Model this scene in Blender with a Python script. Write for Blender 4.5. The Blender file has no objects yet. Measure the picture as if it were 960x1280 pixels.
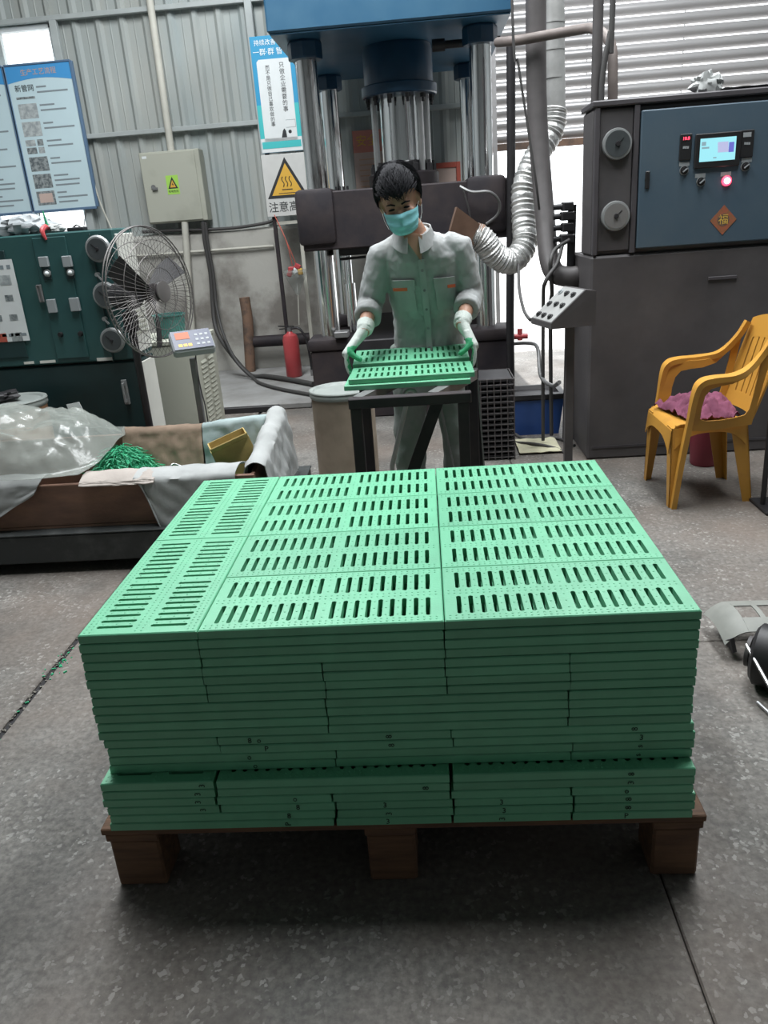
import bpy, bmesh, math, random
from mathutils import Vector, Matrix, noise
random.seed(7)
D = bpy.data
SC = bpy.context.scene
COL = SC.collection
PI = math.pi

# ------------------------------------------------------------------ camera
F_PX = 977.0
CAM_H = 1.50
_p, _r, _y = math.radians(20.63), math.radians(-4.30), math.radians(4.04)
def _cam_rows():
    rz = Matrix(((math.cos(_y), math.sin(_y), 0), (-math.sin(_y), math.cos(_y), 0), (0, 0, 1)))
    r0 = Matrix(((1, 0, 0), (0, -math.sin(_p), -math.cos(_p)), (0, math.cos(_p), -math.sin(_p))))
    rr = Matrix(((math.cos(_r), -math.sin(_r), 0), (math.sin(_r), math.cos(_r), 0), (0, 0, 1)))
    return rr @ r0 @ rz
RW = _cam_rows()
cam = D.cameras.new('camera'); camo = D.objects.new('camera', cam); COL.objects.link(camo)
cam.sensor_fit = 'HORIZONTAL'; cam.sensor_width = 36.0; cam.lens = F_PX / 960 * 36.0
cam.clip_start = 0.05; cam.clip_end = 200
m3 = Matrix((RW[0], -RW[1], -RW[2])).transposed()
camo.matrix_world = Matrix.Translation((0, 0, CAM_H)) @ m3.to_4x4()
SC.camera = camo

def at(x, y, Y):
    "the point of the vertical plane at depth Y that shows at pixel x, y"
    d = RW.transposed() @ Vector(((x - 480) / F_PX, (y - 640) / F_PX, 1))
    return Vector((0, 0, CAM_H)) + d * (Y / d.y)
def fl(x, y, z=0.0):
    "the point at height z that shows at pixel x, y"
    d = RW.transposed() @ Vector(((x - 480) / F_PX, (y - 640) / F_PX, 1))
    return Vector((0, 0, CAM_H)) + d * ((z - CAM_H) / d.z)

# ------------------------------------------------------------------ world, light, exposure
W = D.worlds.new('sky'); SC.world = W; W.use_nodes = True
bg = W.node_tree.nodes['Background']
bg.inputs[0].default_value = (0.93, 0.97, 1.0, 1); bg.inputs[1].default_value = 3.2
SC.view_settings.view_transform = 'Standard'; SC.view_settings.look = 'None'
SC.view_settings.gamma = 1.0; SC.view_settings.use_curve_mapping = False
SC.view_settings.exposure = 0.0
SKYLIGHTS = [(-1.5, 4.55, 1.2, 4.4, 400), (1.5, 4.55, 1.2, 4.4, 400)]     # x, y, width, length, watts
def area(name, loc, sx, sy, power, rot=(0, 0, 0), col=(0.95, 0.98, 1.0)):
    l = D.lights.new(name, 'AREA'); l.shape = 'RECTANGLE'; l.size = sx; l.size_y = sy; l.energy = power; l.color = col
    o = D.objects.new(name, l); COL.objects.link(o); o.location = loc; o.rotation_euler = rot
    return o
CEIL = 5.2
sun = D.lights.new('sun', 'SUN'); sun.energy = 4.0; sun.angle = math.radians(1.0); sun.color = (1.0, 0.97, 0.92)
suno = D.objects.new('sun', sun); COL.objects.link(suno); suno.location = (3, 14, 8)
suno.rotation_euler = Vector((0.05, -0.766, -0.643)).to_track_quat('-Z', 'Y').to_euler()
for i, (x, y, sx, sy, p) in enumerate(SKYLIGHTS):
    area('skylight_daylight', (x, y, CEIL - 0.06), sx, sy, p)

# ------------------------------------------------------------------ materials
def mat(name, col, rough=0.5, metal=0.0, var=0.0, scale=8.0, col2=None, mix_lo=0.45, mix_hi=0.6, bump=0.0, bscale=60.0,
        detail=4.0, emit=None, estr=0.0, alpha=1.0, stretch=None, rnd=0.0, spec=0.5, coat=0.0, trans=0.0, rvar=0.0):
    m = D.materials.new(name); m.use_nodes = True
    nt = m.node_tree; n = nt.nodes; L = nt.links
    b = n['Principled BSDF']
    b.inputs['Base Color'].default_value = (*col, 1); b.inputs['Roughness'].default_value = rough
    b.inputs['Metallic'].default_value = metal; b.inputs['Specular IOR Level'].default_value = spec
    b.inputs['Alpha'].default_value = alpha; b.inputs['Coat Weight'].default_value = coat
    b.inputs['Transmission Weight'].default_value = trans
    if emit: b.inputs['Emission Color'].default_value = (*emit, 1); b.inputs['Emission Strength'].default_value = estr
    src = None
    need = var or col2 or bump or rvar
    if need:
        tc = n.new('ShaderNodeTexCoord'); mp = n.new('ShaderNodeMapping')
        L.new(tc.outputs['Object'], mp.inputs[0])
        if stretch: mp.inputs['Scale'].default_value = stretch
        vec = mp.outputs[0]
    if var or col2:
        c2 = col2 if col2 else tuple(min(1, c * (1 + var)) for c in col)
        c1 = col if col2 else tuple(c * (1 - var) for c in col)
        nz = n.new('ShaderNodeTexNoise'); nz.inputs['Scale'].default_value = scale; nz.inputs['Detail'].default_value = detail
        nz.inputs['Roughness'].default_value = 0.6
        L.new(vec, nz.inputs['Vector'])
        rp = n.new('ShaderNodeValToRGB'); rp.color_ramp.elements[0].position = mix_lo if col2 else 0.25
        rp.color_ramp.elements[1].position = mix_hi if col2 else 0.75
        rp.color_ramp.elements[0].color = (*c1, 1); rp.color_ramp.elements[1].color = (*c2, 1)
        L.new(nz.outputs[0], rp.inputs[0]); src = rp.outputs[0]
        if rvar:
            mr = n.new('ShaderNodeMapRange'); mr.inputs[3].default_value = max(0.02, rough - rvar); mr.inputs[4].default_value = min(1, rough + rvar)
            L.new(nz.outputs[0], mr.inputs[0]); L.new(mr.outputs[0], b.inputs['Roughness'])
    if rnd:
        oi = n.new('ShaderNodeObjectInfo'); hs = n.new('ShaderNodeHueSaturation')
        mr = n.new('ShaderNodeMapRange'); mr.inputs[3].default_value = 1 - rnd; mr.inputs[4].default_value = 1 + rnd
        L.new(oi.outputs['Random'], mr.inputs[0]); L.new(mr.outputs[0], hs.inputs['Value'])
        if src: L.new(src, hs.inputs['Color'])
        else: hs.inputs['Color'].default_value = (*col, 1)
        src = hs.outputs[0]
    if src: L.new(src, b.inputs['Base Color'])
    if bump:
        nb = n.new('ShaderNodeTexNoise'); nb.inputs['Scale'].default_value = bscale; nb.inputs['Detail'].default_value = 3
        L.new(vec, nb.inputs['Vector'])
        bp = n.new('ShaderNodeBump'); bp.inputs['Strength'].default_value = bump; bp.inputs['Distance'].default_value = 0.01
        L.new(nb.outputs[0], bp.inputs['Height']); L.new(bp.outputs[0], b.inputs['Normal'])
    return m

M = {}
def mk(k, *a, **kw): M[k] = mat(k, *a, **kw); return M[k]
mk('grate_green', (0.118, 0.415, 0.238), 0.40, spec=0.85, var=0.10, scale=14, rnd=0.10, bump=0.06, bscale=180)
mk('mark_ink', (0.01, 0.03, 0.02), 0.7)
mk('pallet_wood', (0.16, 0.085, 0.045), 0.75, col2=(0.08, 0.042, 0.025), scale=9, stretch=(0.6, 5, 5), mix_lo=0.35, mix_hi=0.7, bump=0.25, bscale=25)
mk('sheet_wall', (0.30, 0.345, 0.345), 0.55, metal=0.0, col2=(0.37, 0.375, 0.345), scale=1.3, stretch=(2.5, 1, 0.5), mix_lo=0.3, mix_hi=0.75, bump=0.02)
mk('girt', (0.36, 0.39, 0.385), 0.5, var=0.12, scale=5)
mk('plaster', (0.43, 0.42, 0.385), 0.9, col2=(0.20, 0.185, 0.165), scale=1.7, detail=7, mix_lo=0.47, mix_hi=0.66, bump=0.3, bscale=14)
mk('roof_sheet', (0.30, 0.33, 0.34), 0.7, var=0.1)
mk('side_wall', (0.38, 0.40, 0.40), 0.85, var=0.15, scale=1.5)
mk('shutter', (0.44, 0.43, 0.43), 0.35, metal=0.3, var=0.10, scale=3, stretch=(0.5, 1, 6))
mk('white_frame', (0.62, 0.65, 0.66), 0.5)
mk('blue_paint', (0.024, 0.092, 0.17), 0.38, col2=(0.036, 0.115, 0.19), scale=3.0, mix_lo=0.35, mix_hi=0.75, rvar=0.12, bump=0.04, bscale=12)
mk('blue_dark', (0.012, 0.05, 0.10), 0.35, var=0.25, scale=5)
mk('chrome', (0.86, 0.87, 0.88), 0.13, metal=1.0, col2=(0.66, 0.66, 0.66), scale=4, stretch=(8, 8, 0.3), mix_lo=0.45, mix_hi=0.8)
mk('oily_chrome', (0.80, 0.80, 0.80), 0.15, metal=1.0, col2=(0.25, 0.21, 0.20), scale=3.5, detail=6, stretch=(3.5, 3.5, 0.7), mix_lo=0.55, mix_hi=0.70)
mk('iron_dark', (0.021, 0.018, 0.022), 0.65, spec=0.3, col2=(0.042, 0.032, 0.032), scale=4, detail=6, mix_lo=0.4, mix_hi=0.7, bump=0.12, bscale=30)
mk('iron_black', (0.016, 0.015, 0.017), 0.5, var=0.3, scale=8)
mk('steel_grey', (0.20, 0.20, 0.20), 0.45, metal=0.5, var=0.2, scale=8)
mk('bright_steel', (0.50, 0.50, 0.50), 0.32, metal=0.9, var=0.1)
mk('machine_grey', (0.084, 0.077, 0.078), 0.62, col2=(0.045, 0.041, 0.043), scale=1.8, detail=5, mix_lo=0.35, mix_hi=0.7, bump=0.06, bscale=18)
mk('machine_rim', (0.055, 0.05, 0.055), 0.55, var=0.2)
mk('door_blue', (0.048, 0.082, 0.115), 0.50, col2=(0.066, 0.098, 0.125), scale=2.2, mix_lo=0.35, mix_hi=0.7, bump=0.03)
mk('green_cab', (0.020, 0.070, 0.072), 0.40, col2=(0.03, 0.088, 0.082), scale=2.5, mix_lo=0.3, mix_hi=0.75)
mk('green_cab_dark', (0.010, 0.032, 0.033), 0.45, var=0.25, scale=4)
mk('cream', (0.40, 0.405, 0.34), 0.5, col2=(0.29, 0.29, 0.24), scale=2.0, detail=6, mix_lo=0.5, mix_hi=0.75)
mk('cream_white', (0.62, 0.62, 0.57), 0.5, var=0.08, scale=4)
mk('gauge_rim', (0.30, 0.31, 0.31), 0.35, metal=0.3)
mk('gauge_face', (0.055, 0.062, 0.065), 0.35, var=0.2)
mk('gauge_pale', (0.16, 0.155, 0.15), 0.4, var=0.15)
mk('plastic_black', (0.012, 0.012, 0.013), 0.45)
mk('plastic_grey', (0.28, 0.30, 0.31), 0.5)
mk('white_paper', (0.66, 0.69, 0.69), 0.7, var=0.05)
mk('board_pale', (0.52, 0.66, 0.70), 0.6, var=0.04, scale=2)
mk('board_blue', (0.06, 0.30, 0.62), 0.5)
mk('board_frame', (0.10, 0.17, 0.27), 0.5)
mk('indicator_face', (0.035, 0.045, 0.085), 0.4)
mk('poster_blue', (0.02, 0.27, 0.48), 0.5)
mk('poster_teal', (0.05, 0.45, 0.46), 0.5)
mk('photo_grey', (0.28, 0.31, 0.32), 0.6, col2=(0.46, 0.5, 0.5), scale=22, mix_lo=0.4, mix_hi=0.6)
mk('photo_dark', (0.09, 0.11, 0.12), 0.6, col2=(0.3, 0.33, 0.33), scale=30, mix_lo=0.4, mix_hi=0.6)
mk('ink', (0.02, 0.022, 0.025), 0.7)
mk('ink_grey', (0.22, 0.26, 0.28), 0.7)
mk('ink_white', (0.80, 0.85, 0.85), 0.7)
mk('ink_gold', (0.62, 0.40, 0.07), 0.6)
mk('ink_orange', (0.55, 0.35, 0.25), 0.6)
mk('warn_yellow', (0.66, 0.38, 0.05), 0.5, var=0.08)
mk('warn_green', (0.35, 0.62, 0.10), 0.5)
mk('sign_white', (0.55, 0.55, 0.53), 0.6, var=0.06)
mk('red_paper', (0.55, 0.22, 0.18), 0.65, var=0.1)
mk('pink_paper', (0.55, 0.42, 0.37), 0.65, var=0.08)
mk('red_frame', (0.42, 0.09, 0.06), 0.6)
mk('fu_red', (0.33, 0.095, 0.05), 0.55, col2=(0.24, 0.11, 0.05), scale=60)
mk('shirt', (0.37, 0.385, 0.385), 0.9, col2=(0.30, 0.305, 0.30), scale=6, mix_lo=0.35, mix_hi=0.7, bump=1.0, bscale=11, stretch=(1, 1, .6))
mk('shirt_seam', (0.22, 0.235, 0.24), 0.9)
mk('orange_trim', (0.72, 0.14, 0.06), 0.8)
mk('orange_dull', (0.38, 0.11, 0.05), 0.6)
mk('trousers', (0.25, 0.27, 0.255), 0.9, col2=(0.16, 0.22, 0.18), scale=5, mix_lo=0.45, mix_hi=0.7, bump=0.3, bscale=22)
mk('skin', (0.42, 0.235, 0.16), 0.55, var=0.08, scale=12)
mk('hair', (0.012, 0.012, 0.015), 0.75, spec=0.2, bump=0.15, bscale=90, stretch=(1, 1, 0.25))
mk('mask_blue', (0.22, 0.55, 0.60), 0.8, bump=0.15, bscale=60, stretch=(0.3, 1, 3))
mk('glove_white', (0.55, 0.60, 0.56), 0.95, bump=0.3, bscale=140)
mk('glove_green', (0.05, 0.36, 0.17), 0.6, bump=0.3, bscale=120)
mk('shoe', (0.03, 0.03, 0.03), 0.6)
mk('chair_plastic', (0.52, 0.26, 0.042), 0.42, col2=(0.36, 0.17, 0.032), scale=4, detail=6, mix_lo=0.55, mix_hi=0.8, bump=0.04, bscale=40)
mk('cloth_purple', (0.15, 0.038, 0.075), 0.9, var=0.2, scale=14, bump=0.4, bscale=35)
mk('bucket_red', (0.22, 0.03, 0.05), 0.5)
mk('ext_red', (0.42, 0.06, 0.065), 0.35, var=0.08)
mk('kraft', (0.25, 0.18, 0.13), 0.85, var=0.16, scale=7, bump=0.35, bscale=16)
mk('tray_brown', (0.25, 0.14, 0.095), 0.75, col2=(0.14, 0.08, 0.06), scale=3.5, detail=6, stretch=(1, 1, 3), mix_lo=0.4, mix_hi=0.7, bump=0.15)
mk('cloth_white', (0.36, 0.37, 0.365), 0.85, col2=(0.25, 0.26, 0.255), scale=5, mix_lo=0.4, mix_hi=0.75, bump=0.3, bscale=14)
mk('cloth_pink', (0.36, 0.32, 0.29), 0.85, var=0.12, scale=6, bump=0.4, bscale=18)
mk('cloth_mint', (0.30, 0.37, 0.37), 0.85, var=0.12, scale=5, bump=0.3, bscale=14)
mk('film', (0.36, 0.39, 0.36), 0.2, alpha=0.34, bump=0.5, bscale=14, spec=0.6)
mk('fibre_green', (0.02, 0.30, 0.14), 0.6, var=0.35, scale=40)
mk('card_yellow', (0.42, 0.31, 0.11), 0.7, var=0.25, scale=8)
mk('platform_dark', (0.030, 0.034, 0.034), 0.55, col2=(0.085, 0.09, 0.088), scale=5, detail=7, mix_lo=0.5, mix_hi=0.72, bump=0.2)
mk('platform_top', (0.11, 0.15, 0.14), 0.55, var=0.25, scale=9)
mk('fibre_drum', (0.25, 0.205, 0.155), 0.8, col2=(0.17, 0.135, 0.10), scale=5, detail=6, mix_lo=0.4, mix_hi=0.72)
mk('drum_orange', (0.35, 0.19, 0.10), 0.8, var=0.15, scale=6)
mk('drum_lid', (0.24, 0.265, 0.25), 0.5, var=0.18, scale=8)
mk('galv', (0.42, 0.42, 0.41), 0.42, metal=0.5, var=0.2, scale=7)
mk('foil', (0.56, 0.56, 0.55), 0.38, metal=0.6, var=0.2, scale=26, bump=0.6, bscale=60)
mk('cover_grey', (0.22, 0.225, 0.205), 0.6, var=0.18, scale=9)
mk('pipe_grey', (0.075, 0.068, 0.068), 0.55, var=0.25, scale=6)
mk('pipe_rust', (0.20, 0.12, 0.08), 0.75, col2=(0.10, 0.07, 0.055), scale=7)
mk('pipe_brown', (0.14, 0.115, 0.105), 0.6, var=0.25, scale=7)
mk('hood_brown', (0.20, 0.125, 0.09), 0.55, metal=0.4, var=0.25, scale=7)
mk('cable', (0.05, 0.048, 0.047), 0.6)
mk('conduit', (0.50, 0.49, 0.43), 0.6, var=0.1)
mk('crate_blue', (0.02, 0.075, 0.28), 0.5)
mk('wire_grey', (0.16, 0.15, 0.145), 0.45, metal=0.6)
mk('pot_green', (0.05, 0.17, 0.15), 0.45)
mk('screen', (0.02, 0.02, 0.02), 0.3, emit=(0.36, 0.85, 0.95), estr=1.0)
mk('screen_blue', (0.02, 0.02, 0.1), 0.3, emit=(0.16, 0.17, 0.62), estr=0.9)
mk('screen_lilac', (0.1, 0.1, 0.1), 0.3, emit=(0.50, 0.52, 0.80), estr=0.9)
mk('screen_grey', (0.1, 0.1, 0.1), 0.3, emit=(0.25, 0.42, 0.5), estr=0.8)
mk('led_red', (0.3, 0.01, 0.02), 0.3, emit=(1.0, 0.05, 0.10), estr=4.0)
mk('led_white', (0.9, 0.4, 0.4), 0.3, emit=(1.0, 0.65, 0.65), estr=6.0)
mk('glass', (0.75, 0.85, 0.88), 0.08, alpha=0.12)
mk('ground_out', (0.62, 0.61, 0.60), 0.9, var=0.08, scale=2)
mk('plinth_concrete', (0.30, 0.30, 0.295), 0.85, col2=(0.20, 0.195, 0.185), scale=2.5, detail=6, mix_lo=0.4, mix_hi=0.7)
mk('debris', (0.16, 0.15, 0.13), 0.9, var=0.4, scale=20)
mk('pale_sheet', (0.50, 0.48, 0.34), 0.7, var=0.2)

def floor_material():
    m = D.materials.new('terrazzo_floor'); m.use_nodes = True
    nt = m.node_tree; n = nt.nodes; L = nt.links; b = n['Principled BSDF']
    tc = n.new('ShaderNodeTexCoord')
    geo = n.new('ShaderNodeNewGeometry')
    P = geo.outputs['Position']
    def noise_(scale, detail=5, rough=0.6):
        z = n.new('ShaderNodeTexNoise'); z.inputs['Scale'].default_value = scale; z.inputs['Detail'].default_value = detail
        z.inputs['Roughness'].default_value = rough; L.new(P, z.inputs['Vector']); return z.outputs[0]
    def ramp(fac, stops):
        r = n.new('ShaderNodeValToRGB'); e = r.color_ramp.elements
        while len(e) < len(stops): e.new(0.5)
        for q, (p, c) in zip(e, stops): q.position = p; q.color = (*c, 1)
        L.new(fac, r.inputs[0]); return r.outputs[0]
    def mix(fac, a, c, blend='MIX'):
        x = n.new('ShaderNodeMix'); x.data_type = 'RGBA'; x.blend_type = blend
        if hasattr(fac, 'default_value') or hasattr(fac, 'links'): L.new(fac, x.inputs[0])
        else: x.inputs[0].default_value = fac
        for s, i in ((a, 6), (c, 7)):
            if isinstance(s, tuple): x.inputs[i].default_value = (*s, 1)
            else: L.new(s, x.inputs[i])
        return x.outputs[2]
    base = ramp(noise_(1.6, 7), [(0.30, (0.085, 0.08, 0.073)), (0.52, (0.155, 0.148, 0.138)), (0.75, (0.215, 0.202, 0.188))])
    fine = ramp(noise_(55, 3), [(0.35, (0.45, 0.45, 0.45)), (0.65, (1.15, 1.15, 1.12))])
    base = mix(0.75, base, fine, 'MULTIPLY')
    # exposed stone chips, worn free in patches
    vo = n.new('ShaderNodeTexVoronoi'); vo.inputs['Scale'].default_value = 58; vo.feature = 'F1'
    wn = n.new('ShaderNodeTexNoise'); wn.inputs['Scale'].default_value = 55; wn.inputs['Detail'].default_value = 2; L.new(P, wn.inputs['Vector'])
    wm = n.new('ShaderNodeMix'); wm.data_type = 'VECTOR'; wm.inputs[0].default_value = 0.035; L.new(P, wm.inputs[4]); L.new(wn.outputs['Color'], wm.inputs[5]); L.new(wm.outputs[1], vo.inputs['Vector'])
    sep = n.new('ShaderNodeSeparateColor'); L.new(vo.outputs['Color'], sep.inputs[0])
    pick = ramp(sep.outputs[0], [(0.42, (0, 0, 0)), (0.95, (1, 1, 1))])
    shape = ramp(vo.outputs['Distance'], [(0.36, (1, 1, 1)), (0.46, (0, 0, 0))])
    patch = ramp(noise_(2.1, 4), [(0.40, (0, 0, 0)), (0.60, (1, 1, 1))])
    k = mix(1.0, pick, shape, 'MULTIPLY'); k = mix(1.0, k, patch, 'MULTIPLY')
    base = mix(k, base, (0.33, 0.325, 0.305))
    # dark oil stains and brown dirt
    oil = ramp(noise_(3.3, 6, 0.65), [(0.55, (0, 0, 0)), (0.70, (0.75, 0.75, 0.75))])
    base = mix(oil, base, (0.045, 0.043, 0.04))
    dirt = ramp(noise_(0.9, 5), [(0.42, (0, 0, 0)), (0.66, (0.6, 0.6, 0.6))])
    base = mix(dirt, base, (0.165, 0.125, 0.10))
    L.new(base, b.inputs['Base Color'])
    rg = ramp(noise_(4, 4), [(0.3, (0.55, 0.55, 0.55)), (0.7, (0.8, 0.8, 0.8))]); L.new(rg, b.inputs['Roughness'])
    bp = n.new('ShaderNodeBump'); bp.inputs['Strength'].default_value = 0.25; bp.inputs['Distance'].default_value = 0.004
    L.new(noise_(70, 3), bp.inputs['Height']); L.new(bp.outputs[0], b.inputs['Normal'])
    return m
M['floor'] = floor_material()

# ------------------------------------------------------------------ mesh builder
def V(*a): return Vector(a[0]) if len(a) == 1 else Vector(a)
class MB:
    def __init__(self, off=(0, 0, 0)): self.v = []; self.f = []; self.mi = []; self.off = Vector(off)
    def add(self, vs, fs, m=0):
        k = len(self.v); self.v += [Vector(q) - self.off for q in vs]
        self.f += [tuple(i + k for i in q) for q in fs]; self.mi += [m] * len(fs); return self
    def boxb(self, x0, x1, y0, y1, z0, z1, bev=0.0, m=0, xf=None, seg=1):
        c = Vector(((x0 + x1) / 2, (y0 + y1) / 2, (z0 + z1) / 2)); s = Vector((x1 - x0, y1 - y0, z1 - z0))
        return self.box(c, s, bev=bev, m=m, xf=xf, seg=seg)
    def box(self, c, s, rot=None, bev=0.0, m=0, xf=None, seg=1):
        c = Vector(c)
        if bev <= 0:
            vs = [Vector((sx * s[0] / 2, sy * s[1] / 2, sz * s[2] / 2)) for sx in (-1, 1) for sy in (-1, 1) for sz in (-1, 1)]
            fs = [(0, 1, 3, 2), (4, 6, 7, 5), (0, 4, 5, 1), (2, 3, 7, 6), (0, 2, 6, 4), (1, 5, 7, 3)]
        else:
            bm = bmesh.new(); bmesh.ops.create_cube(bm, size=1)
            for q in bm.verts: q.co = Vector((q.co.x * s[0], q.co.y * s[1], q.co.z * s[2]))
            bmesh.ops.bevel(bm, geom=bm.edges[:], offset=min(bev, 0.45 * min(s)), segments=seg, affect='EDGES', profile=0.5)
            bm.verts.index_update(); vs = [q.co.copy() for q in bm.verts]; fs = [tuple(q.index for q in f.verts) for f in bm.faces]; bm.free()
        if rot is not None: vs = [rot @ q for q in vs]
        vs = [q + c for q in vs]
        if xf is not None: vs = [xf @ q for q in vs]
        return self.add(vs, fs, m)
    def hexa(self, a, b, m=0):
        "a, b: two quads of four points each, joined"
        vs = list(a) + list(b)
        return self.add(vs, [(3, 2, 1, 0), (4, 5, 6, 7), (0, 1, 5, 4), (1, 2, 6, 5), (2, 3, 7, 6), (3, 0, 4, 7)], m)
    def bar(self, p0, p1, w, h, up=(0, 0, 1), m=0):
        p0, p1, up = Vector(p0), Vector(p1), Vector(up); t = (p1 - p0).normalized()
        s = t.cross(up).normalized(); u = s.cross(t)
        q = lambda p: [p + s * a * w / 2 + u * c * h / 2 for a, c in ((-1, -1), (1, -1), (1, 1), (-1, 1))]
        return self.hexa(q(p0), q(p1), m)
    def tube(self, pts, r, n=8, closed=False, cap=True, m=0, flat=None):
        pts = [Vector(p) for p in pts]; k = len(pts)
        rs = list(r) if isinstance(r, (list, tuple)) else [r] * k
        tn = []
        for i in range(k):
            a = pts[i - 1] if (i > 0 or closed) else pts[i]; c = pts[(i + 1) % k] if (i < k - 1 or closed) else pts[i]
            d = c - a; tn.append(d.normalized() if d.length > 1e-9 else Vector((0, 0, 1)))
        u = tn[0].orthogonal().normalized(); vs = []
        for i in range(k):
            u = (u - tn[i] * u.dot(tn[i]))
            u = u.normalized() if u.length > 1e-6 else tn[i].orthogonal().normalized()
            w = tn[i].cross(u)
            for j in range(n):
                a = 2 * PI * j / n; vs.append(pts[i] + (u * math.cos(a) + w * math.sin(a)) * rs[i])
        fs = []
        for i in range(k if closed else k - 1):
            for j in range(n):
                a = i * n + j; b = i * n + (j + 1) % n; c = ((i + 1) % k) * n + (j + 1) % n; d = ((i + 1) % k) * n + j
                fs.append((a, b, c, d))
        if cap and not closed: fs += [tuple(range(n - 1, -1, -1)), tuple((k - 1) * n + j for j in range(n))]
        return self.add(vs, fs, m)
    def cyl(self, p0, p1, r0, r1=None, n=20, m=0): return self.tube([p0, p1], [r0, r0 if r1 is None else r1], n=n, m=m)
    def lathe(self, prof, c, n=28, axis=(0, 0, 1), m=0, x_axis=None):
        "prof: list of (radius, height along axis)"
        c = Vector(c); ax = Vector(axis).normalized(); u = Vector(x_axis) if x_axis else ax.orthogonal().normalized(); w = ax.cross(u)
        vs = []; fs = []
        for r, h in prof:
            for j in range(n):
                a = 2 * PI * j / n; vs.append(c + ax * h + (u * math.cos(a) + w * math.sin(a)) * max(r, 1e-5))
        for i in range(len(prof) - 1):
            for j in range(n): fs.append((i * n + j, i * n + (j + 1) % n, (i + 1) * n + (j + 1) % n, (i + 1) * n + j))
        fs += [tuple(range(n - 1, -1, -1)), tuple((len(prof) - 1) * n + j for j in range(n))]
        return self.add(vs, fs, m)
    def prism(self, poly, vec, m=0):
        k = len(poly); a = [Vector(p) for p in poly]; b = [p + Vector(vec) for p in a]
        return self.add(a + b, [tuple(range(k - 1, -1, -1)), tuple(range(k, 2 * k))] + [(i, (i + 1) % k, k + (i + 1) % k, k + i) for i in range(k)], m)
    def ell(self, c, r, rot=None, nu=16, nv=10, m=0):
        c = Vector(c); vs = []; fs = []
        for i in range(nv + 1):
            t = PI * i / nv
            for j in range(nu):
                p = 2 * PI * j / nu; q = Vector((r[0] * math.sin(t) * math.cos(p), r[1] * math.sin(t) * math.sin(p), r[2] * math.cos(t)))
                vs.append(c + (rot @ q if rot is not None else q))
        for i in range(nv):
            for j in range(nu): fs.append((i * nu + j, (i + 1) * nu + j, (i + 1) * nu + (j + 1) % nu, i * nu + (j + 1) % nu))
        return self.add(vs, fs, m)
    def loft(self, rings, m=0):
        "rings: lists of equally many points"
        n = len(rings[0]); vs = [p for r in rings for p in r]; fs = []
        for i in range(len(rings) - 1):
            for j in range(n): fs.append((i * n + j, i * n + (j + 1) % n, (i + 1) * n + (j + 1) % n, (i + 1) * n + j))
        fs += [tuple(range(n - 1, -1, -1)), tuple((len(rings) - 1) * n + j for j in range(n))]
        return self.add(vs, fs, m)
    def sheet(self, fn, nu, nv, th=0.004, m=0):
        "fn(u, v) gives points of an open sheet; gets thickness th"
        g = [[Vector(fn(i / nu, j / nv)) for j in range(nv + 1)] for i in range(nu + 1)]
        def nrm(i, j):
            a = g[min(i + 1, nu)][j] - g[max(i - 1, 0)][j]; b = g[i][min(j + 1, nv)] - g[i][max(j - 1, 0)]
            c = a.cross(b); return c.normalized() if c.length > 1e-12 else Vector((0, 0, 1))
        top = [g[i][j] + nrm(i, j) * th / 2 for i in range(nu + 1) for j in range(nv + 1)]
        bot = [g[i][j] - nrm(i, j) * th / 2 for i in range(nu + 1) for j in range(nv + 1)]
        k = len(top); ix = lambda i, j: i * (nv + 1) + j; fs = []
        for i in range(nu):
            for j in range(nv):
                q = (ix(i, j), ix(i + 1, j), ix(i + 1, j + 1), ix(i, j + 1)); fs.append(q); fs.append(tuple(k + a for a in reversed(q)))
        ring = [(ix(i, 0), ix(i + 1, 0)) for i in range(nu)] + [(ix(nu, j), ix(nu, j + 1)) for j in range(nv)] + \
               [(ix(i + 1, nv), ix(i, nv)) for i in range(nu - 1, -1, -1)] + [(ix(0, j + 1), ix(0, j)) for j in range(nv - 1, -1, -1)]
        fs += [(b, a, k + a, k + b) for a, b in ring]
        return self.add(top + bot, fs, m)
    def mesh(self, name, mats, smooth=35):
        me = D.meshes.new(name); me.from_pydata([tuple(q) for q in self.v], [], self.f); me.update()
        bm = bmesh.new(); bm.from_mesh(me); bmesh.ops.recalc_face_normals(bm, faces=bm.faces[:]); bm.to_mesh(me); bm.free()
        for q in (mats if isinstance(mats, (list, tuple)) else [mats]): me.materials.append(M[q])
        me.polygons.foreach_set('material_index', self.mi)
        if smooth:
            me.polygons.foreach_set('use_smooth', [True] * len(me.polygons)); me.set_sharp_from_angle(angle=math.radians(smooth))
        return me
    def build(self, name, mats, parent=None, smooth=35):
        return link(name, self.mesh(name, mats, smooth), parent)
def link(name, data, parent=None, loc=None):
    o = D.objects.new(name, data); COL.objects.link(o); o.parent = parent
    if loc is not None: o.location = loc
    return o
def tag(o, label, cat, group=None):
    o['label'] = label; o['category'] = cat
    if group: o['group'] = group
    return o
def thing(name, label, cat, loc=(0, 0, 0), rz=0.0, group=None):
    o = link(name, None, None, loc); o.rotation_euler = (0, 0, rz); o.empty_display_size = 0.1
    return tag(o, label, cat, group)
def struct(o): o['kind'] = 'structure'; return o
def lab(o, s): o['label'] = s; return o
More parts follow.
